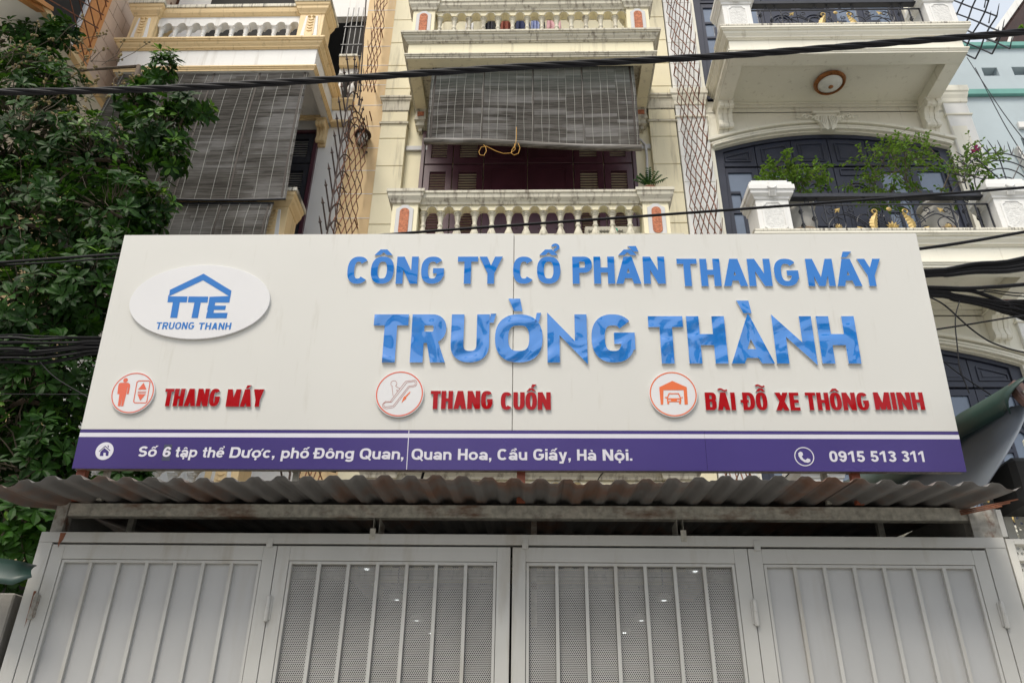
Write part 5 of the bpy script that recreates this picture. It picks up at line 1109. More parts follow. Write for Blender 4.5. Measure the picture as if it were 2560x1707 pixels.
part('finial', MB().lathe((q.x, q.y, zc - .145), [(.002, 0), (.012, .004), (.018, .012), (.034, .02), (.03, .03)], 12), M['bronze'], t, smooth=50)
# air conditioner behind the balusters
ax0, ax1, ay, az = .90, 1.34, 7.86, 7.06
t = thing('outdoor_unit', 'cream outdoor air conditioner unit behind the balusters of the middle house', 'air conditioner', (1.1, ay, az))
part('casing', MB().box(.62, 1.38, ay, ay + .28, az, az + .50), M['acwhite'], t, bev=.01)
b = MB()
for k in range(9): z = az + .06 + k * .045; b.box(.66, 1.08, ay - .008, ay - .002, z, z + .008)
for k in range(12): x = .665 + k * .037; b.box(x, x + .006, ay - .014, ay - .009, az + .05, az + .44)
part('fan_grille', b, M['concrete'], t)
pl = lambda u, v, w: (u, ay - w, v)
lx, lz = 1.255, az + .33
part('logo', MB().flat(shape2d([[(lx + .035 * (a + cc), lz + .02 * s_) for a, s_, cc in ((0, 0, 0), (.5, 1, 0), (0, 2, 0), (-.5, 1, 0))], [(lx, lz), (lx - .036, lz - .004), (lx - .055, lz - .034), (lx - .018, lz - .03)], [(lx, lz), (lx + .036, lz - .004), (lx + .055, lz - .034), (lx + .018, lz - .03)]]), pl, .002), M['red'], t)
P = []; x = 0
for ch in 'MITSU': w = .3 if ch == 'I' else .8; P += [[(1.15 + (x + a) * .036, az + .235 + b_ * .036) for a, b_ in p] for p in G_(ch, w, .24, .2)]; x += w + .16
part('brand_text', MB().flat(shape2d(P), pl, .002), M['iron'], t)
c = Vector((.95, 7.62, 7.065)); b = MB().lathe((0, 0, 0), [(.03, 0), (.085, .02), (.10, .07), (.085, .13), (.04, .17), (.015, .19), (.035, .25), (.01, .24)], 16)
b.v = [(c.x + x * (1 + .25 * sin(7 * atan2(y, x) + z * 20)), c.y + y * (1 + .2 * sin(5 * atan2(y, x + .01))), c.z + z * 1.05) for x, y, z in b.v]
single('plastic_bag', b, M['bag'], 'crumpled bright green plastic bag beside the outdoor unit', 'bag', smooth=60)
# washing on the upper balcony
for px, w, m, h, lab in ((1222, .10, 'cloth1', .62, 'black garment hung leftmost on the top balcony'), (1268, .15, 'cloth2', .70, 'rust brown garment hung on the top balcony'), (1308, .17, 'cloth3', .75, 'navy blue garment hung on the top balcony'),
                         (1338, .10, 'cloth4', .66, 'light blue garment hung on the top balcony'), (1356, .06, 'cloth1', .66, 'narrow black garment hung between blue and pink ones'), (1384, .16, 'cloth5', .58, 'pink white garment hung rightmost on the top balcony'), (1175, .09, 'cloth6', .6, 'white garment hung far left behind the top balusters')):
    q = PX(px, 38, 7.85); g = MB().grid(lambda i, j: (q.x + (i / 10 - .5) * w * (1 + .35 * j / 12), 7.85 + .025 * sin(i * 1.7 + j * .2) + .02 * (i % 2), 11.62 - h * j / 12 + .02 * sin(i * .9) * (j == 12)), 10, 12)
    o = single('garment', g, M[m], lab, 'clothing', 'washing hung on the top balcony', smooth=80); md = o.modifiers.new('thickness', 'SOLIDIFY'); md.thickness = .006
g = MB().tube([(-1.5, 7.85, 11.63), (1.4, 7.85, 11.63)], .008, 6); single('clothes_line', g, M['iron'], 'thin metal clothes rod across the top balcony', 'clothes line')

# ---------------------------------------------------------------- plants
def leafmesh(b, p, d, up, L, w, fold=.25, droop=.3):
    """a leaf with a folded midrib and a drooping tip, from p along d"""
    d = d.normalized(); s = d.cross(up); s = s.normalized() if s.length > .01 else Vector((1, 0, 0)); u = s.cross(d)
    mid = [p, p + d * L * .35 - Vector((0, 0, droop * L * .05)), p + d * L * .7 - Vector((0, 0, droop * L * .28)), p + d * L * .98 - Vector((0, 0, droop * L * .62))]
    ws = (.0, .72, 1.0); V = [mid[0]]
    for k, ww in ((1, .75), (2, 1.0)): V += [mid[k] + s * w * ww * .5 + u * fold * w * .5, mid[k], mid[k] - s * w * ww * .5 + u * fold * w * .5]
    V.append(mid[3]); b.add(V, [(0, 2, 1), (0, 3, 2), (1, 2, 5, 4), (2, 3, 6, 5), (4, 5, 7), (5, 6, 7)])
rnd = random.Random(11)
def rv(k=1.): 
    while True:
        v = Vector((rnd.uniform(-1, 1), rnd.uniform(-1, 1), rnd.uniform(-1, 1)))
        if .05 < v.length <= 1: return v * k
def shrub(name, lab, base, size, n, leafL, m, lean=(0, 0), flowers=()):
    t = thing(name, lab, 'plant', tuple(base)); tw = MB(); lf = MB(); tips = []
    def grow(p, d, L, r, lev):
        pts = [p]; 
        for i in range(4): d = (d + rv(.28)).normalized(); p = p + d * L / 4; pts.append(p)
        tw.tube(pts, r, 4, r1=r * .55, cap=False)
        if lev == 0:
            for q in pts[1:]:
                for k in range(2): tips.append((q, (d + rv(1.1)).normalized()))
            return
        for k in range(n[lev - 1]):
            q = pts[rnd.randint(2, 4)]; grow(q, (d * .6 + rv(1.1) + Vector((rnd.uniform(-.2, .2), 0, .06))).normalized(), L * .67, r * .55, lev - 1)
    for k in range(3): grow(Vector(base) + rv(.04), Vector((lean[0], lean[1], 1)) + rv(.55), size * .45, .012, len(n))
    for q, d in tips:
        if rnd.random() < .85: leafmesh(lf, q, d, Vector((0, 0, 1)), leafL * rnd.uniform(.7, 1.2), leafL * .5, .2, .5)
    part('twigs', tw, M['twig'], t); part('foliage', lf, m, t, kind='stuff')
    for f in flowers:
        fb = MB()
        for k in range(8): leafmesh(fb, f + rv(.02), rv(), Vector((0, 0, 1)), .05, .035, .3, .1)
        part('flower', fb, M['pink'], t)
    return t
def pot(t, c, r, h, m): part('pot', MB().lathe(tuple(c), [(r * .55, 0), (r * .62, h * .05), (r * .8, h * .25), (r * 1.0, h * .6), (r * .92, h * .85), (r * .80, h * .9), (r * 1.05, h * .96), (r * 1.05, h), (r * .85, h)], 20), m, t, smooth=50)
for lab, px, D, sz, lean, fl in (('sparse shrub in a stone urn behind the left part of the right balcony railing', 2000, 7.72, .78, (-.04, -.05), ()), ('bushier pink flowering shrub in a stone urn on the right balcony', 2350, 7.72, 1.35, (.0, -.05), (1,))):
    q = PX(px, 560, D); zb = 10.42 - RD + .036; base = Vector((q.x, D, zb + .62))
    fls = [PX(2443, 372, 7.62), PX(2436, 380, 7.6)] if fl else []
    t = shrub('potted_shrub', lab, base, sz, (5, 5, 4) if fl else (4, 5, 3), .058, M['smallleaf'], lean, fls)
    pot(t, (q.x, D, zb), .20, .62, M['stoneurn'])
    part('urn_ring', MB().lathe((q.x, D, zb + .20), [(.165, 0), (.19, .012), (.165, .024)], 20, cap=False), M['tile'], t, smooth=50)
    t['group'] = 'shrubs in stone urns on the right balcony'
q = PX(1622, 462, 7.62); t = thing('small_plant', 'small leafy green plant on the right pier of the middle balcony', 'plant', tuple(q)); lf = MB(); st = MB()
for k in range(9):
    d = Vector((rnd.uniform(-1, 1), rnd.uniform(-.4, .4), rnd.uniform(.25, .9))).normalized(); L = rnd.uniform(.12, .26); st.tube([q, q + d * L * .5, q + d * L + Vector((0, 0, -.02))], .004, 4)
    for i in range(7):
        for s in (-1, 1): leafmesh(lf, q + d * L * (i + 1) / 7, d * .5 + Vector((s * .5, 0, .3 * s)), Vector((0, -1, .3)), .055, .028, .2, .4)
part('stem', st, M['smallleaf'], t); part('foliage', lf, M['leaf'], t, kind='stuff')
part('pot', MB().lathe((q.x, q.y, q.z - .16), [(.06, 0), (.085, .09), (.08, .09)], 14), M['pot'], t)

# ================================================================== TREE
tree = thing('broadleaf_tree', 'big dark green tree with whorled glossy leaves at the left edge', 'tree', (-4.55, 6.3, .12))
anchors = []
lobes = [(60, 330, 6.3, .74, .8), (235, 400, 6.3, .62, .6), (400, 330, 6.25, .36, .36), (405, 175, 6.2, .17, .32), (470, 265, 6.2, .26, .16), (430, 400, 6.15, .16, .22), (60, 560, 6.1, .78, .7), (275, 530, 6.0, .50, .50), (385, 520, 6.0, .20, .26),
         (60, 780, 5.9, .70, .6), (215, 730, 5.8, .42, .5), (60, 1000, 5.7, .60, .6), (190, 960, 5.75, .36, .42), (55, 1190, 5.55, .45, .5), (165, 1150, 5.6, .22, .3), (25, 1340, 5.3, .32, .4), (105, 1345, 5.5, .15, .2), (315, 1192, 5.3, .16, .12), (45, 110, 6.4, .40, .36), (150, 90, 6.35, .22, .22),
         (90, 210, 6.35, .55, .35), (330, 260, 6.25, .28, .25), (-140, 500, 6.2, .9, 1.2), (-140, 1000, 5.9, .8, 1.2), (290, 640, 5.9, .3, .4)]
tw = MB(); whorls = []; tc = Vector((-4.6, 6.5, 3.5))
spine = [Vector((-4.55, 6.3, .12)), Vector((-4.6, 6.35, 1.6)), Vector((-4.5, 6.45, 3.4)), Vector((-4.65, 6.5, 5.2)), Vector((-4.55, 6.55, 7.2)), Vector((-4.7, 6.6, 9.0))]
part('trunk', MB().tube([spine[0].lerp(spine[-1], 0)] + [spine[i].lerp(spine[i + 1], s) for i in range(5) for s in (.25, .5, .75, 1)], .15, 12, r1=.03), M['bark'], tree, smooth=60)
for li_, (px, py, D, r, rzz) in enumerate(lobes):
    c = PX(px, py, D); a = min(spine + anchors, key=lambda s_: (s_ - c).length + (s_.z > c.z) * 2); anchors.append(c)
    mid = a.lerp(c, .5) + Vector((0, 0, -.15)); part('limb', MB().tube([a, a.lerp(mid, .5) + Vector((0, .08, .04)), mid + Vector((0, .1, 0)), mid.lerp(c, .5) + rv(.05), c], .022, 6, r1=.006), M['bark'], tree, smooth=60)
    n = int(400 * r * max(r, rzz) * .9) + 14
    for k in range(n):
        v = rv(); s = .55 + .45 * rnd.random() ; v = v.normalized() * s
        p = c + Vector((v.x * r, v.y * r * .8, v.z * rzz)); out = (Vector((v.x, v.y, v.z)).normalized() + Vector((0, -.35, .5)) + rv(.5)).normalized()
        whorls.append((p, out, .5 if li_ in (1, 2, 3, 4, 5, 8, 20) and v.x + v.z > 0 else .07)); q = c + (p - c) * .45 + rv(.04)  # more bright leaves on the upper right lobes paint the sunlit crown edge
        tw.tube([q, (q + p) / 2 + rv(.03), p], .006, 4, r1=.003, cap=False)
# bare twigs with pods on the left
pods = MB()
for k in range(60):
    p = PX(rnd.uniform(-10, 300), rnd.uniform(90, 330), 5.75); e = p + Vector((rnd.uniform(-.1, .3), rnd.uniform(-.1, .1), rnd.uniform(.0, .25))); tw.tube([p, (p + e) / 2 + rv(.03), e], .0035, 4, cap=False)
    for i in range(4): g = e + rv(.035); pods.lathe(tuple(g), [(.002, 0), (.012, .006), (.013, .016), (.003, .026)], 6)
part('twigs', tw, M['twig'], tree, kind='stuff'); part('seed_pods', pods, M['berry'], tree, kind='stuff')
one = MB(); leafmesh(one, Vector((0, 0, 0)), Vector((0, 1, 0)), Vector((0, 0, 1)), 1, .40, .22, .35)
one_me = mesh('leaf', one, M['leaf'], (0, 0, 0)); new_me = mesh('leaf', one, M['new_lit_leaf'], (0, 0, 0))
mats = []
for p, out, lit_share in whorls:
    k = rnd.randint(6, 9); ph = rnd.uniform(0, 6.28); a = out.cross(Vector((.3, .2, 1))).normalized(); b_ = out.cross(a); young_lit = rnd.random() < lit_share
    for i in range(k):
        g = ph + i * 2 * pi / k + rnd.uniform(-.2, .2); d = (a * cos(g) + b_ * sin(g) + out * rnd.uniform(.0, .75)).normalized(); L = rnd.uniform(.07, .155) * (.8 if young_lit else 1)
        s = d.cross(out); s = s.normalized() if s.length > .01 else a; u = s.cross(d)
        R = Matrix((s, d, u)).transposed().to_4x4(); mats.append((Matrix.Translation(p + d * .01) @ R @ Matrix.Diagonal((L, L, L, 1)), young_lit and i % 2 == 0))
def inview(v):
    c_ = RM.transposed() @ (v - CAM)
    return -c_.z > 0 and abs(c_.x / -c_.z * F_PX) < 1260 and abs(c_.y / -c_.z * F_PX) < 840
order = sorted(range(len(mats)), key=lambda i: (mats[i][0].translation - CAM).length + (0 if inview(mats[i][0].translation) else 50))
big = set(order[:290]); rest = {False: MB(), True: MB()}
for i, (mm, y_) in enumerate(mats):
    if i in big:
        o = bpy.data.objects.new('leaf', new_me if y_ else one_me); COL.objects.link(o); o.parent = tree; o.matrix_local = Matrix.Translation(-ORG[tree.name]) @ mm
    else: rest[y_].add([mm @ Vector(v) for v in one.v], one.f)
part('foliage', rest[False], M['leaf'], tree, kind='stuff'); part('young_lit_foliage', rest[True], M['new_lit_leaf'], tree, kind='stuff')

# ================================================================== CABLES
def sag(pts, D, n=40):
    """smooth curve through points read in the photo, hung at distances D (near end to far end)"""
    P = [PX(x, y, D[0] + (D[1] - D[0]) * i / (len(pts) - 1)) for i, (x, y) in enumerate(pts)]; out = []
    for i in range(len(P) - 1):
        p0, p1, p2, p3 = P[max(i - 1, 0)], P[i], P[i + 1], P[min(i + 2, len(P) - 1)]; m_ = max(2, n // (len(P) - 1))
        for k in range(m_): t_ = k / m_; out.append(.5 * ((2 * p1) + (p2 - p0) * t_ + (2 * p0 - 5 * p1 + 4 * p2 - p3) * t_ ** 2 + (3 * p1 - p0 - 3 * p2 + p3) * t_ ** 3))
    return out + [P[-1]]
main = sag([(-500, 232), (0, 231), (400, 222), (795, 201), (1295, 168), (1796, 141), (2200, 110), (2560, 80), (3000, 30)], (3.1, 3.1), 320)
t = thing('twisted_cable', 'thick black twisted power cable crossing in front of all the balconies', 'cable', tuple(main[160]))
acc_l = 0; L_acc = [0]
for i in range(1, len(main)): acc_l += (main[i] - main[i - 1]).length; L_acc.append(acc_l)
for k in range(4):
    part('strand', MB().tube([p + Vector((0, cos(l * 8.5 + k * pi / 2), sin(l * 8.5 + k * pi / 2))) * .0105 for p, l in zip(main, L_acc)], .0095, 7), M['cable'], t, smooth=70)
def cable(pts, D, r, lab, m='cable'): 
    return single('cable', MB().tube(sag(pts, D), r, 6), M[m], lab, 'cable', smooth=70)
cable([(-500, 692), (200, 642), (800, 600), (1090, 577), (1500, 548), (2000, 512), (2560, 469), (3000, 430)], (5.3, 5.3), .0115, 'single black cable crossing low over the balusters and the right railing')
cable([(300, 830), (1200, 750), (2000, 660), (2300, 622), (2430, 603), (2560, 580), (2900, 520)], (5.4, 5.4), .013, 'black cable leaving the upper right corner of the sign')
cable([(-200, 672), (0, 663), (150, 655), (300, 645), (500, 640)], (5.4, 5.4), .008, 'thin black cable between the tree and the upper left of the sign')
cable([(-200, 984), (0, 985), (220, 986), (400, 990)], (5.3, 5.3), .004, 'thin level cable left of the sign below the bundle')
cable([(100, 905), (140, 945), (215, 990), (300, 1040)], (5.3, 5.3), .005, 'thin cable falling towards the sign below the left bundle')
def bundle(lab, paths):
    pts0 = sag(paths[0][0], (5.3, 5.3)); t = thing('cable_bundle', lab, 'cable bundle', tuple(pts0[len(pts0) // 2]), 'black cable bundles strung behind the sign')
    for i, (pts, r, m) in enumerate(paths): part('cable', MB().tube(sag(pts, (5.25 + .03 * (i % 4), 5.3 + .02 * (i % 3)), 32), r, 5), M[m], t, smooth=70)
zc3 = lambda x, y: (2260 + x * .2551, 600 + y * .2551)
ps = []
for k in range(11):
    y0 = 300 + 5.5 * k; y1 = 176 + 12 * k; ps.append(([(480, 848), (1200, 770), (1900, 700 + k * 2), zc3(210, y0 + 2), zc3(420, y0 - 14 + k * 1.2), zc3(700, y0 * .45 + y1 * .55), zc3(1176, y1), (2800, 560 + k * 6)], .011 if k % 3 else .016, 'cable'))
bundle('upper black cable bundle running off right of the sign', ps)
ps = [([(480, 846), (1200, 782), (1950, 715), zc3(230, 465), zc3(590, 475), zc3(880, 460), zc3(1176, 437), (2800, 690)], .016, 'cable'), ([(480, 850), (1200, 786), (1950, 722), zc3(240, 480), zc3(600, 490), zc3(800, 540), zc3(1000, 620), zc3(1176, 705), (2800, 850)], .016, 'cable'),
      ([(480, 852), (1200, 788), (1950, 726), zc3(240, 515), zc3(600, 565), zc3(780, 585), zc3(950, 592), zc3(1176, 600), (2800, 770)], .010, 'copper')]
for k in range(12):
    y1 = 590 + 17 * k; ps.append(([(480, 854), (1200, 788 + k), (1950, 724 + k), zc3(240, 492 + 5 * k), zc3(500, 530 + 5.5 * k), zc3(760, 570 + 6.5 * k + 3 * sin(k)), zc3(980, 600 + 10 * k), zc3(1176, y1), (2800, 760 + 14 * k)], .0065 + .003 * (k % 3), 'cable'))
for k, (a, c_) in enumerate(((500, 525), (515, 552))): ps.append(([(480, 848), (1200, 780), (2000, 718), zc3(590, 505), zc3(820, a - 8), zc3(1176, c_), (2800, 745)], .005, 'cable'))
bundle('lower tangled cable bundle fanning out right of the sign', ps)
ps = []
for k in range(16):
    y0 = 838 + 4.6 * k + 3 * sin(k * 2.3); y1 = 843 + 2.8 * k; ps.append(([(-300, y0 + 20), (0, y0), (90, y0 + 2 + 3 * sin(k)), (180, (y0 + y1) / 2 + 2 * cos(k * 1.7)), (250, y1), (500, y1 + 4)], .006 + .003 * (k % 3), 'cable'))
bundle('heavy black cable bundle between the tree and the left end of the sign', ps)
for pts, r, lab in (([zc3(255, 560), zc3(400, 640), zc3(610, 830), zc3(760, 945), zc3(900, 1020), zc3(1176, 1100), (2700, 900)], .006, 'thin cable sagging from the sign across the arch'), ([zc3(545, 600), zc3(510, 720), zc3(503, 850), zc3(520, 1020), zc3(545, 1250), zc3(580, 1350), zc3(640, 1500)], .0045, 'thin loose wire hanging down in front of the lower arch'),
                    ([zc3(200, 890), zc3(330, 873), zc3(600, 832), zc3(900, 782), zc3(1176, 740), (2700, 770)], .0065, 'straight thin cable rising to the right over the bracket'), ([zc3(300, 1110), zc3(400, 1200), zc3(570, 1330), zc3(880, 1535)], .0045, 'thin wire crossing the lower dark transom panels')):
    cable(pts, (5.2, 5.2), r, lab)
for pts, r, lab in (([(840, 1180), (700, 1150), (640, 1110)], .005, 'thin wire under the sign near the left balusters'), ([(1050, 1212), (1056, 1190), (1062, 1165), (1065, 1120)], .009, 'short black cable hanging under the sign left of the middle'), ([(1488, 1216), (1500, 1190), (1520, 1170), (1540, 1150)], .004, 'fine pale wire slanting under the sign right of the middle'), ([(1935, 1215), (1960, 1195), (1990, 1165), (2010, 1130)], .004, 'fine wire slanting before the lower right door')):
    cable(pts, (5.0, 5.0), r, lab)
for k, (a, c_) in enumerate((((2418, 145), (2600, 400)), ((2438, 170), (2585, 430)))): cable([a, ((a[0] + c_[0]) / 2 - 2, (a[1] + c_[1]) / 2 + 8), c_], (9.5, 7.5), .006, ('left' if k else 'right') + ' one of two thin wires slanting across the pale blue wall', 'cable')

# ================================================================== NEIGHBOURS
# pale blue house on the right, further back
nb = thing('blue_house', 'pale blue plaster house with teal bands at the upper right', 'house', (10, 11, .12))
w0, w1 = PX(2395, 116, 11), PX(2395, 236, 11); zt_, zm_ = PX(2450, 112, 11).z, PX(2450, 230, 11).z
cut = []
for a, c_ in (((2453, 170), (2500, 190)), ((2528, 168), (2580, 188))):
    p, q = PX(*a, 11), PX(*c_, 11); p2 = PX(a[0] + 6, c_[1], 11); cut.append(rect(p.x, q.z, q.x, p.z))
cut.append(rect(PX(2545, 330, 11).x, PX(2545, 372, 11).z, PX(2545, 330, 11).x + 1.2, PX(2545, 345, 11).z))
part('wall', MB().flat(shape2d([rect(w0.x - .6, .12, w0.x + 9, zt_ - .12)], cut), lambda u, v, w: (u, w, v), 11.35, 11.0), M['bluewall'], nb)
part('teal_band', MB().box(w0.x - .6, w0.x + 9, 10.93, 11.4, zt_ - .119, zt_), M['teal'], nb, bev=.01)
part('teal_band', MB().box(w0.x - .6, w0.x + 9, 10.92, 10.999, zm_ - .14, zm_), M['teal'], nb, bev=.01)
part('inner_wall', MB().box(w0.x - .6, w0.x + 9, 12.2, 12.3, .12, zt_ - .3), M['concrete'], nb)
p = PX(2540, 310, 11); part('window_surround', MB().box(p.x, p.x + 1.5, 10.94, 10.999, p.z - .14, p.z), M['white'], nb, bev=.006)
p = PX(2535, 372, 11); part('window_post', MB().obox(PX(2540, 372, 10.9), PX(2600, 480, 10.9), .12, .05), M['palewall'], nb)
# brown tin eave behind it
t = thing('tin_roof_house', 'dark brown sheet metal eave rising behind the pale blue house', 'house', (12.5, 14, .12))
A, B_, C_, D_ = PX(2478, 112, 14), PX(2600, -60, 14), PX(2760, -60, 16), PX(2700, 112, 16)
b = MB().add([A, B_, C_, D_], [(0, 1, 2, 3)]); o = part('roof', b, M['tin'], t); md = o.modifiers.new('thickness', 'SOLIDIFY'); md.thickness = .12
for k in range(7):
    s = (k + .5) / 7; part('roof_rib', MB().obox(A.lerp(B_, s) + Vector((0, -.06, -.06)), D_.lerp(C_, s) + Vector((0, -.06, -.06)), .05, .05), M['tin'], t)
part('verge_board', MB().obox(A + Vector((-.08, -.1, 0)), B_ + Vector((-.08, -.1, 0)), .14, .16), M['white'], t)
part('rain_pipe', MB().tube([PX(2528, 92, 13.8), PX(2520, 115, 13.8), PX(2520, 400, 13.8)], .05, 8), M['palewall'], t)
part('wall', MB().box(A.x + .3, A.x + 9, 14.3, 20, .12, A.z - .1), M['palewall'], t)
q = PX(2560, 75, 10); t = shrub('leafy_branch', 'bright green leafy branch entering at the upper right edge', q + Vector((.12, 0, -.35)), .5, (3, 3), .09, M['new_lit_leaf'])
# far left neighbour with tiled side wall
nl_ = thing('tiled_house', 'house at the upper left with beige tiled side wall and orange bands', 'house', (-7.5, 7, .12))
part('overhang', MB().box(-10, -5.87, 5.6, 8.7, 9.53, 9.75), M['palewall'], nl_)
part('body', MB().box(-10, -5.87, 5.61, 8.69, 9.751, 15), M['buff'], nl_)
part('lower_wall', MB().box(-10, -5.76, 8.65, 9.5, .12, 9.529), M['buff'], nl_)
part('edge_band', MB().box(-5.869, -5.79, 5.6, 8.7, 9.53, 9.62), M['buff'], nl_, bev=.004)
tm = mesh('wall_tile', MB().box(0, .022, 0, .262, 0, .232), M['tile'], (0, 0, 0))
for j in range(13):
    for i in range(-1, 6):
        if i < 0 and j % 2 == 0: continue
        y = 7.22 + i * .272 + (.136 if j % 2 else 0)
        if y + .262 < 8.68: shared('wall_tile', tm, (-5.868, y, 9.63 + j * .242), nl_)
part('grout_bed', MB().box(-5.869, -5.862, 7.0, 8.69, 9.621, 13.0), M['rust'], nl_)
part('orange_pilaster', MB().box(-5.868, -5.80, 6.86, 7.08, 9.621, 14), M['orange'], nl_, bev=.004)
part('orange_pilaster', MB().box(-5.868, -5.81, 7.12, 7.19, 9.621, 14), M['orange'], nl_, bev=.004)
part('side_window', MB().box(-5.868, -5.85, 6.2, 6.80, 9.7, 14), M['dark'], nl_)
part('window_jamb', MB().box(-5.868, -5.82, 6.80, 6.85, 9.66, 14), M['whiteiron'], nl_)
b = MB()
for k in range(16):
    z = 9.6 + k * .26
    b.obox((-5.74, 6.1, z), (-5.74, 6.1 + .95, z + .62), .012, .012); b.obox((-5.74, 7.05, z), (-5.74, 6.1, z + .62), .012, .012)
part('window_mesh', b, M['rust'], nl_)
b = MB()
for k in range(12): b.box(-6.6 - .12 * k, -6.53 - .12 * k, 5.3 , 5.6, 9.35, 9.42)
part('orange_eave', MB().obox(PX(30, -20, 5.75), PX(112, 32, 6.3), .10, .05).obox(PX(60, -20, 5.75), PX(125, 22, 6.3), .08, .05), M['orange'], nl_)
for x, lab in ((-2.865, 'left'), (2.50, 'right')): single('yard_light_blocker', MB().box(x, x + .05, 4.64, 8.3, .12, (3.04 if x < 0 else 3.09)), M['concrete'], 'unseen ' + lab + ' hand wall added to keep the roofed yard behind the gate dark', 'wall')  # unseen walls added to keep side light out of the yard
# party wall pier and green tarpaulin at the bottom left
t = single('concrete_pier', MB().box(-3.45, -2.93, 4.55, 4.9, .12, 2.50), M['concrete'], 'stained concrete pier at the lower left beside the gate', 'wall', bev=.008)
part('render_patch', MB().box(-3.44, -3.10, 4.543, 4.549, .2, 2.44), M['palewall'], t)
A = [PX(x, y, 4.4) for x, y in ((-60, 1385), (0, 1396), (45, 1402), (92, 1414))]; B2 = [PX(x, y, 4.25) for x, y in ((-60, 1450), (0, 1458), (30, 1462), (80, 1442))]
o = single('tarpaulin', MB().grid(lambda i, j: (A[i].lerp(B2[i], j / 4) + Vector((0, -.03 * sin(j / 4 * pi), 0))), 3, 4), M['greenaw'], 'dark green tarpaulin scrap above the pier at the left edge', 'tarpaulin', smooth=80)
md = o.modifiers.new('thickness', 'SOLIDIFY'); md.thickness = .004
# green and blue-grey awning on the right
t = thing('side_awning', 'drooping green and blue grey awning beside the right end of the sign', 'awning', (2.75, 5.0, 3.2))
def XPl(px, py, X): d = ray(px, py); return CAM + d * (X / d.x)
T_ = [XPl(x, y, 2.79) for x, y in ((2085, 1215), (2200, 1165), (2300, 1110), (2400, 1035), (2470, 995), (2520, 965), (2556, 946), (2574, 940))]
U_ = [XPl(x, y, 2.73) for x, y in ((2110, 1262), (2220, 1222), (2300, 1185), (2406, 1096), (2466, 1064), (2500, 1038), (2526, 1020), (2530, 1034))]
G_top = T_; 
o = part('green_cover', MB().grid(lambda i, j: (T_[i].lerp(U_[i], j / 6) + Vector((-.055 * sin(pi * j / 6) - .02 * sin(i * 2.2) * j / 6, 0, 0))), 7, 6), M['greenaw'], t, smooth=80)
md = o.modifiers.new('thickness', 'SOLIDIFY'); md.thickness = .006
V0 = [XPl(x, y, 2.76) for x, y in ((2150, 1230), (2250, 1195), (2330, 1150), (2406, 1092), (2466, 1060), (2500, 1036), (2526, 1016))]
V1 = [XPl(x, y, 2.60) for x, y in ((2200, 1330), (2260, 1330), (2320, 1320), (2400, 1300), (2452, 1245), (2462, 1222), (2503, 1160))]
def VV(i, j):
    s = j / 10; p = V0[i].lerp(V1[i], s); k = i / 6
    return p + Vector((.10 * sin(pi * s), 0, .0)) + (Vector((.0, -.05, .06)) * sin(pi * s) * k * 1.6)
o = part('grey_side_sheet', MB().grid(VV, 6, 10), M['greyaw'], t, smooth=80); md = o.modifiers.new('thickness', 'SOLIDIFY'); md.thickness = .004
e = XPl(2550, 990, 2.80)
part('end_cap', MB().lathe((0, 0, 0), [(.10, 0), (.10, .03), (.09, .04)], 20), M['tin'], t)
cap = bpy.data.objects[[o.name for o in t.children if o.name.startswith('end_cap')][0]]; cap.data.transform(Matrix.Translation(ORG[t.name])); cap.location = e - ORG[t.name]; cap.rotation_euler = (radians(75), 0, radians(20)); cap.scale = (.62, .95, 1)
part('bolt', MB().tube([e + Vector((-.005, -.045, .0)), e + Vector((-.006, -.060, 0))], .010, 8), M['galv'], t)
q = XPl(2500, 1205, 2.9); part('dark_lining', MB().box(2.76, 3.15, 4.45, 4.75, 3.02, 3.30), M['dark'], t, bev=.03)
# white neighbour gate and wall at the lower right
t = thing('white_gate', 'white slatted neighbour gate with punched strips at the lower right', 'gate', (3.1, 4.62, .12))
gx0, gz1 = 2.668, 2.845
part('stile', MB().box(gx0, gx0 + .045, 4.56, 4.60, .15, gz1), M['palewall'], t, bev=.002)
part('top_bar', MB().box(gx0 + .0455, 4.2, 4.56, 4.60, gz1 - .03, gz1), M['palewall'], t, bev=.002)
hol = lambda x0, x1, z0, z1, s, r: [disc(x0 + (i + .5 + (.5 if j % 2 else 0)) * s, z0 + (j + .5) * s, r, 8) for j in range(int((z1 - z0) / s)) for i in range(int((x1 - x0) / s) - 1)]
strip = MB().flat(shape2d([rect(0, 0, .8, .062)], hol(0, .8, 0, .062, .03, .010)), lambda u, v, w: (u, w, v), .006, 0)
sm = mesh('punched_strip', strip, M['palewall'], (0, 0, 0)); br_ = mesh('slat', MB().box(0, .8, 0, .03, 0, .030), M['palewall'], (0, 0, 0))
for k in range(24):
    z = gz1 - .03 - .092 * (k + 1)
    if z < .2: break
    shared('punched_strip', sm, (gx0 + .046, 4.59, z + .030), t); shared('slat', br_, (gx0 + .046, 4.562, z), t)
part('gap_shade_strip', MB().box(gx0 - .035, gx0 - .001, 4.60, 4.68, .12, gz1 + .02), M['dark'], t)  # solid strip, the shade of the gap put into near-black colour
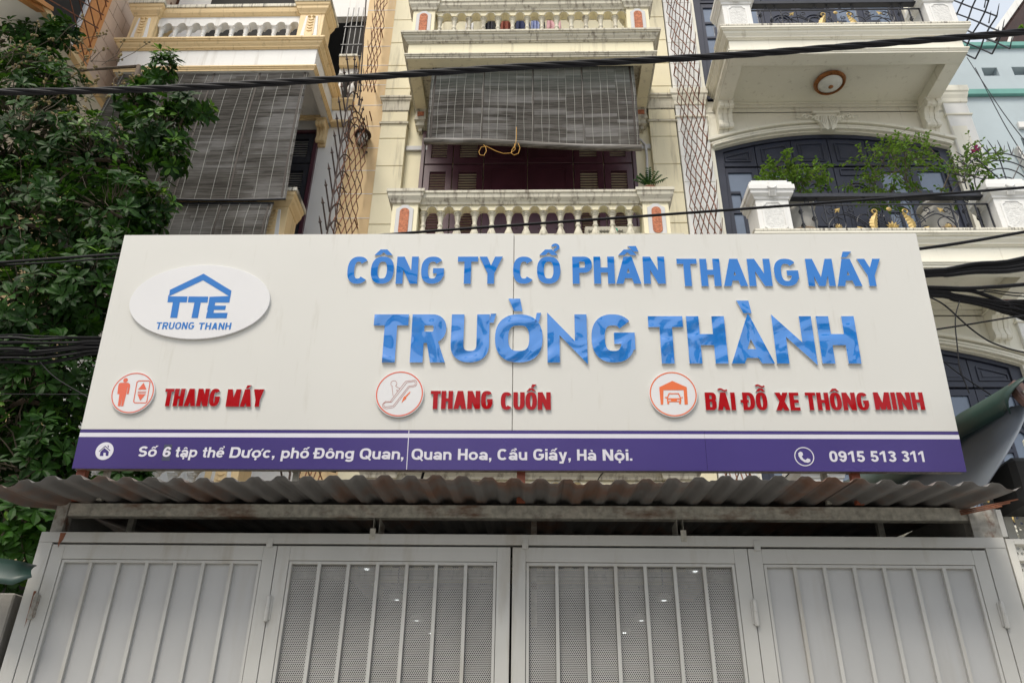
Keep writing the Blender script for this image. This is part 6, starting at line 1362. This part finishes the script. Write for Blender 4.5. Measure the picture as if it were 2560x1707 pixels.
for k, x in enumerate((2.74, 2.90, 3.06)):
    st = MB().flat(shape2d([rect(0, 0, .075, .50)], hol(0, .09, 0, .50, .034, .010)), lambda u, v, w: (x + u, 4.80 + w, 2.75 + v), .006, 0)
    part('punched_strip', st, M['palewall'], t); part('upright', MB().box(x + .0755, x + .13, 4.77, 4.82, 2.7, 3.26), M['palewall'], t, bev=.003)
part('plate', MB().box(2.56, 2.70, 4.575, 4.60, 2.86, 3.02), M['palewall'], t, label='peeling white plate beside the beam end', bev=.002)
nw = thing('pale_wall_house', 'pale cream neighbour wall right of the awning at the right edge', 'wall', (4.6, 5.6, .12))
part('wall', MB().box(3.62, 7.0, 5.35, 5.6, .12, 3.80), M['palewall'], nw)
part('ledge', MB().box(3.60, 7.0, 5.3, 5.6, 3.801, 3.86), M['ivory'], nw, bev=.01)
part('side_plate', MB().box(3.55, 3.95, 5.24, 5.349, 3.1, 3.45), M['ivory'], nw, bev=.01)

# ================================================================== OTHER SIDE OF THE STREET (behind the camera: it lights and is mirrored by the letters)
for k, (x0, x1, h, m, lab) in enumerate(((-16, -9.2, 6.6, 'buff', 'buff house across the street, leftmost'), (-9, -4.2, 9.0, 'white', 'tall white house across the street left of the gap'), (-1.6, 2.4, 6.0, 'cream', 'low cream house across the street in the middle'), (2.6, 7.4, 8.6, 'bluewall', 'pale blue house across the street'), (7.6, 15, 6.2, 'ivory', 'ivory house across the street, rightmost'))):
    t = thing('facing_house', lab, 'house', ((x0 + x1) / 2, -11, 0), 'houses across the street'); part('wall', MB().box(x0, x1, -16, -11, 0, h), M[m], t)
    part('roof', MB().box(x0 - .2, x1 + .2, -16, -10.7, h + .001, h + .2), M['terra'], t)
    for z in [1.2 + 3.3 * i for i in range(int((h - 1) / 3.3))]:
        for i in range(2): xx = x0 + (x1 - x0) * (.15 + .45 * i); part('window', MB().box(xx, xx + (x1 - x0) * .25, -11.05, -10.95, z, z + 1.5), M['glass'], t)
        part('balcony', MB().box(x0 + .2, x1 - .2, -10.99, -10.2, z + 2.2, z + 2.35), M['white'], t)
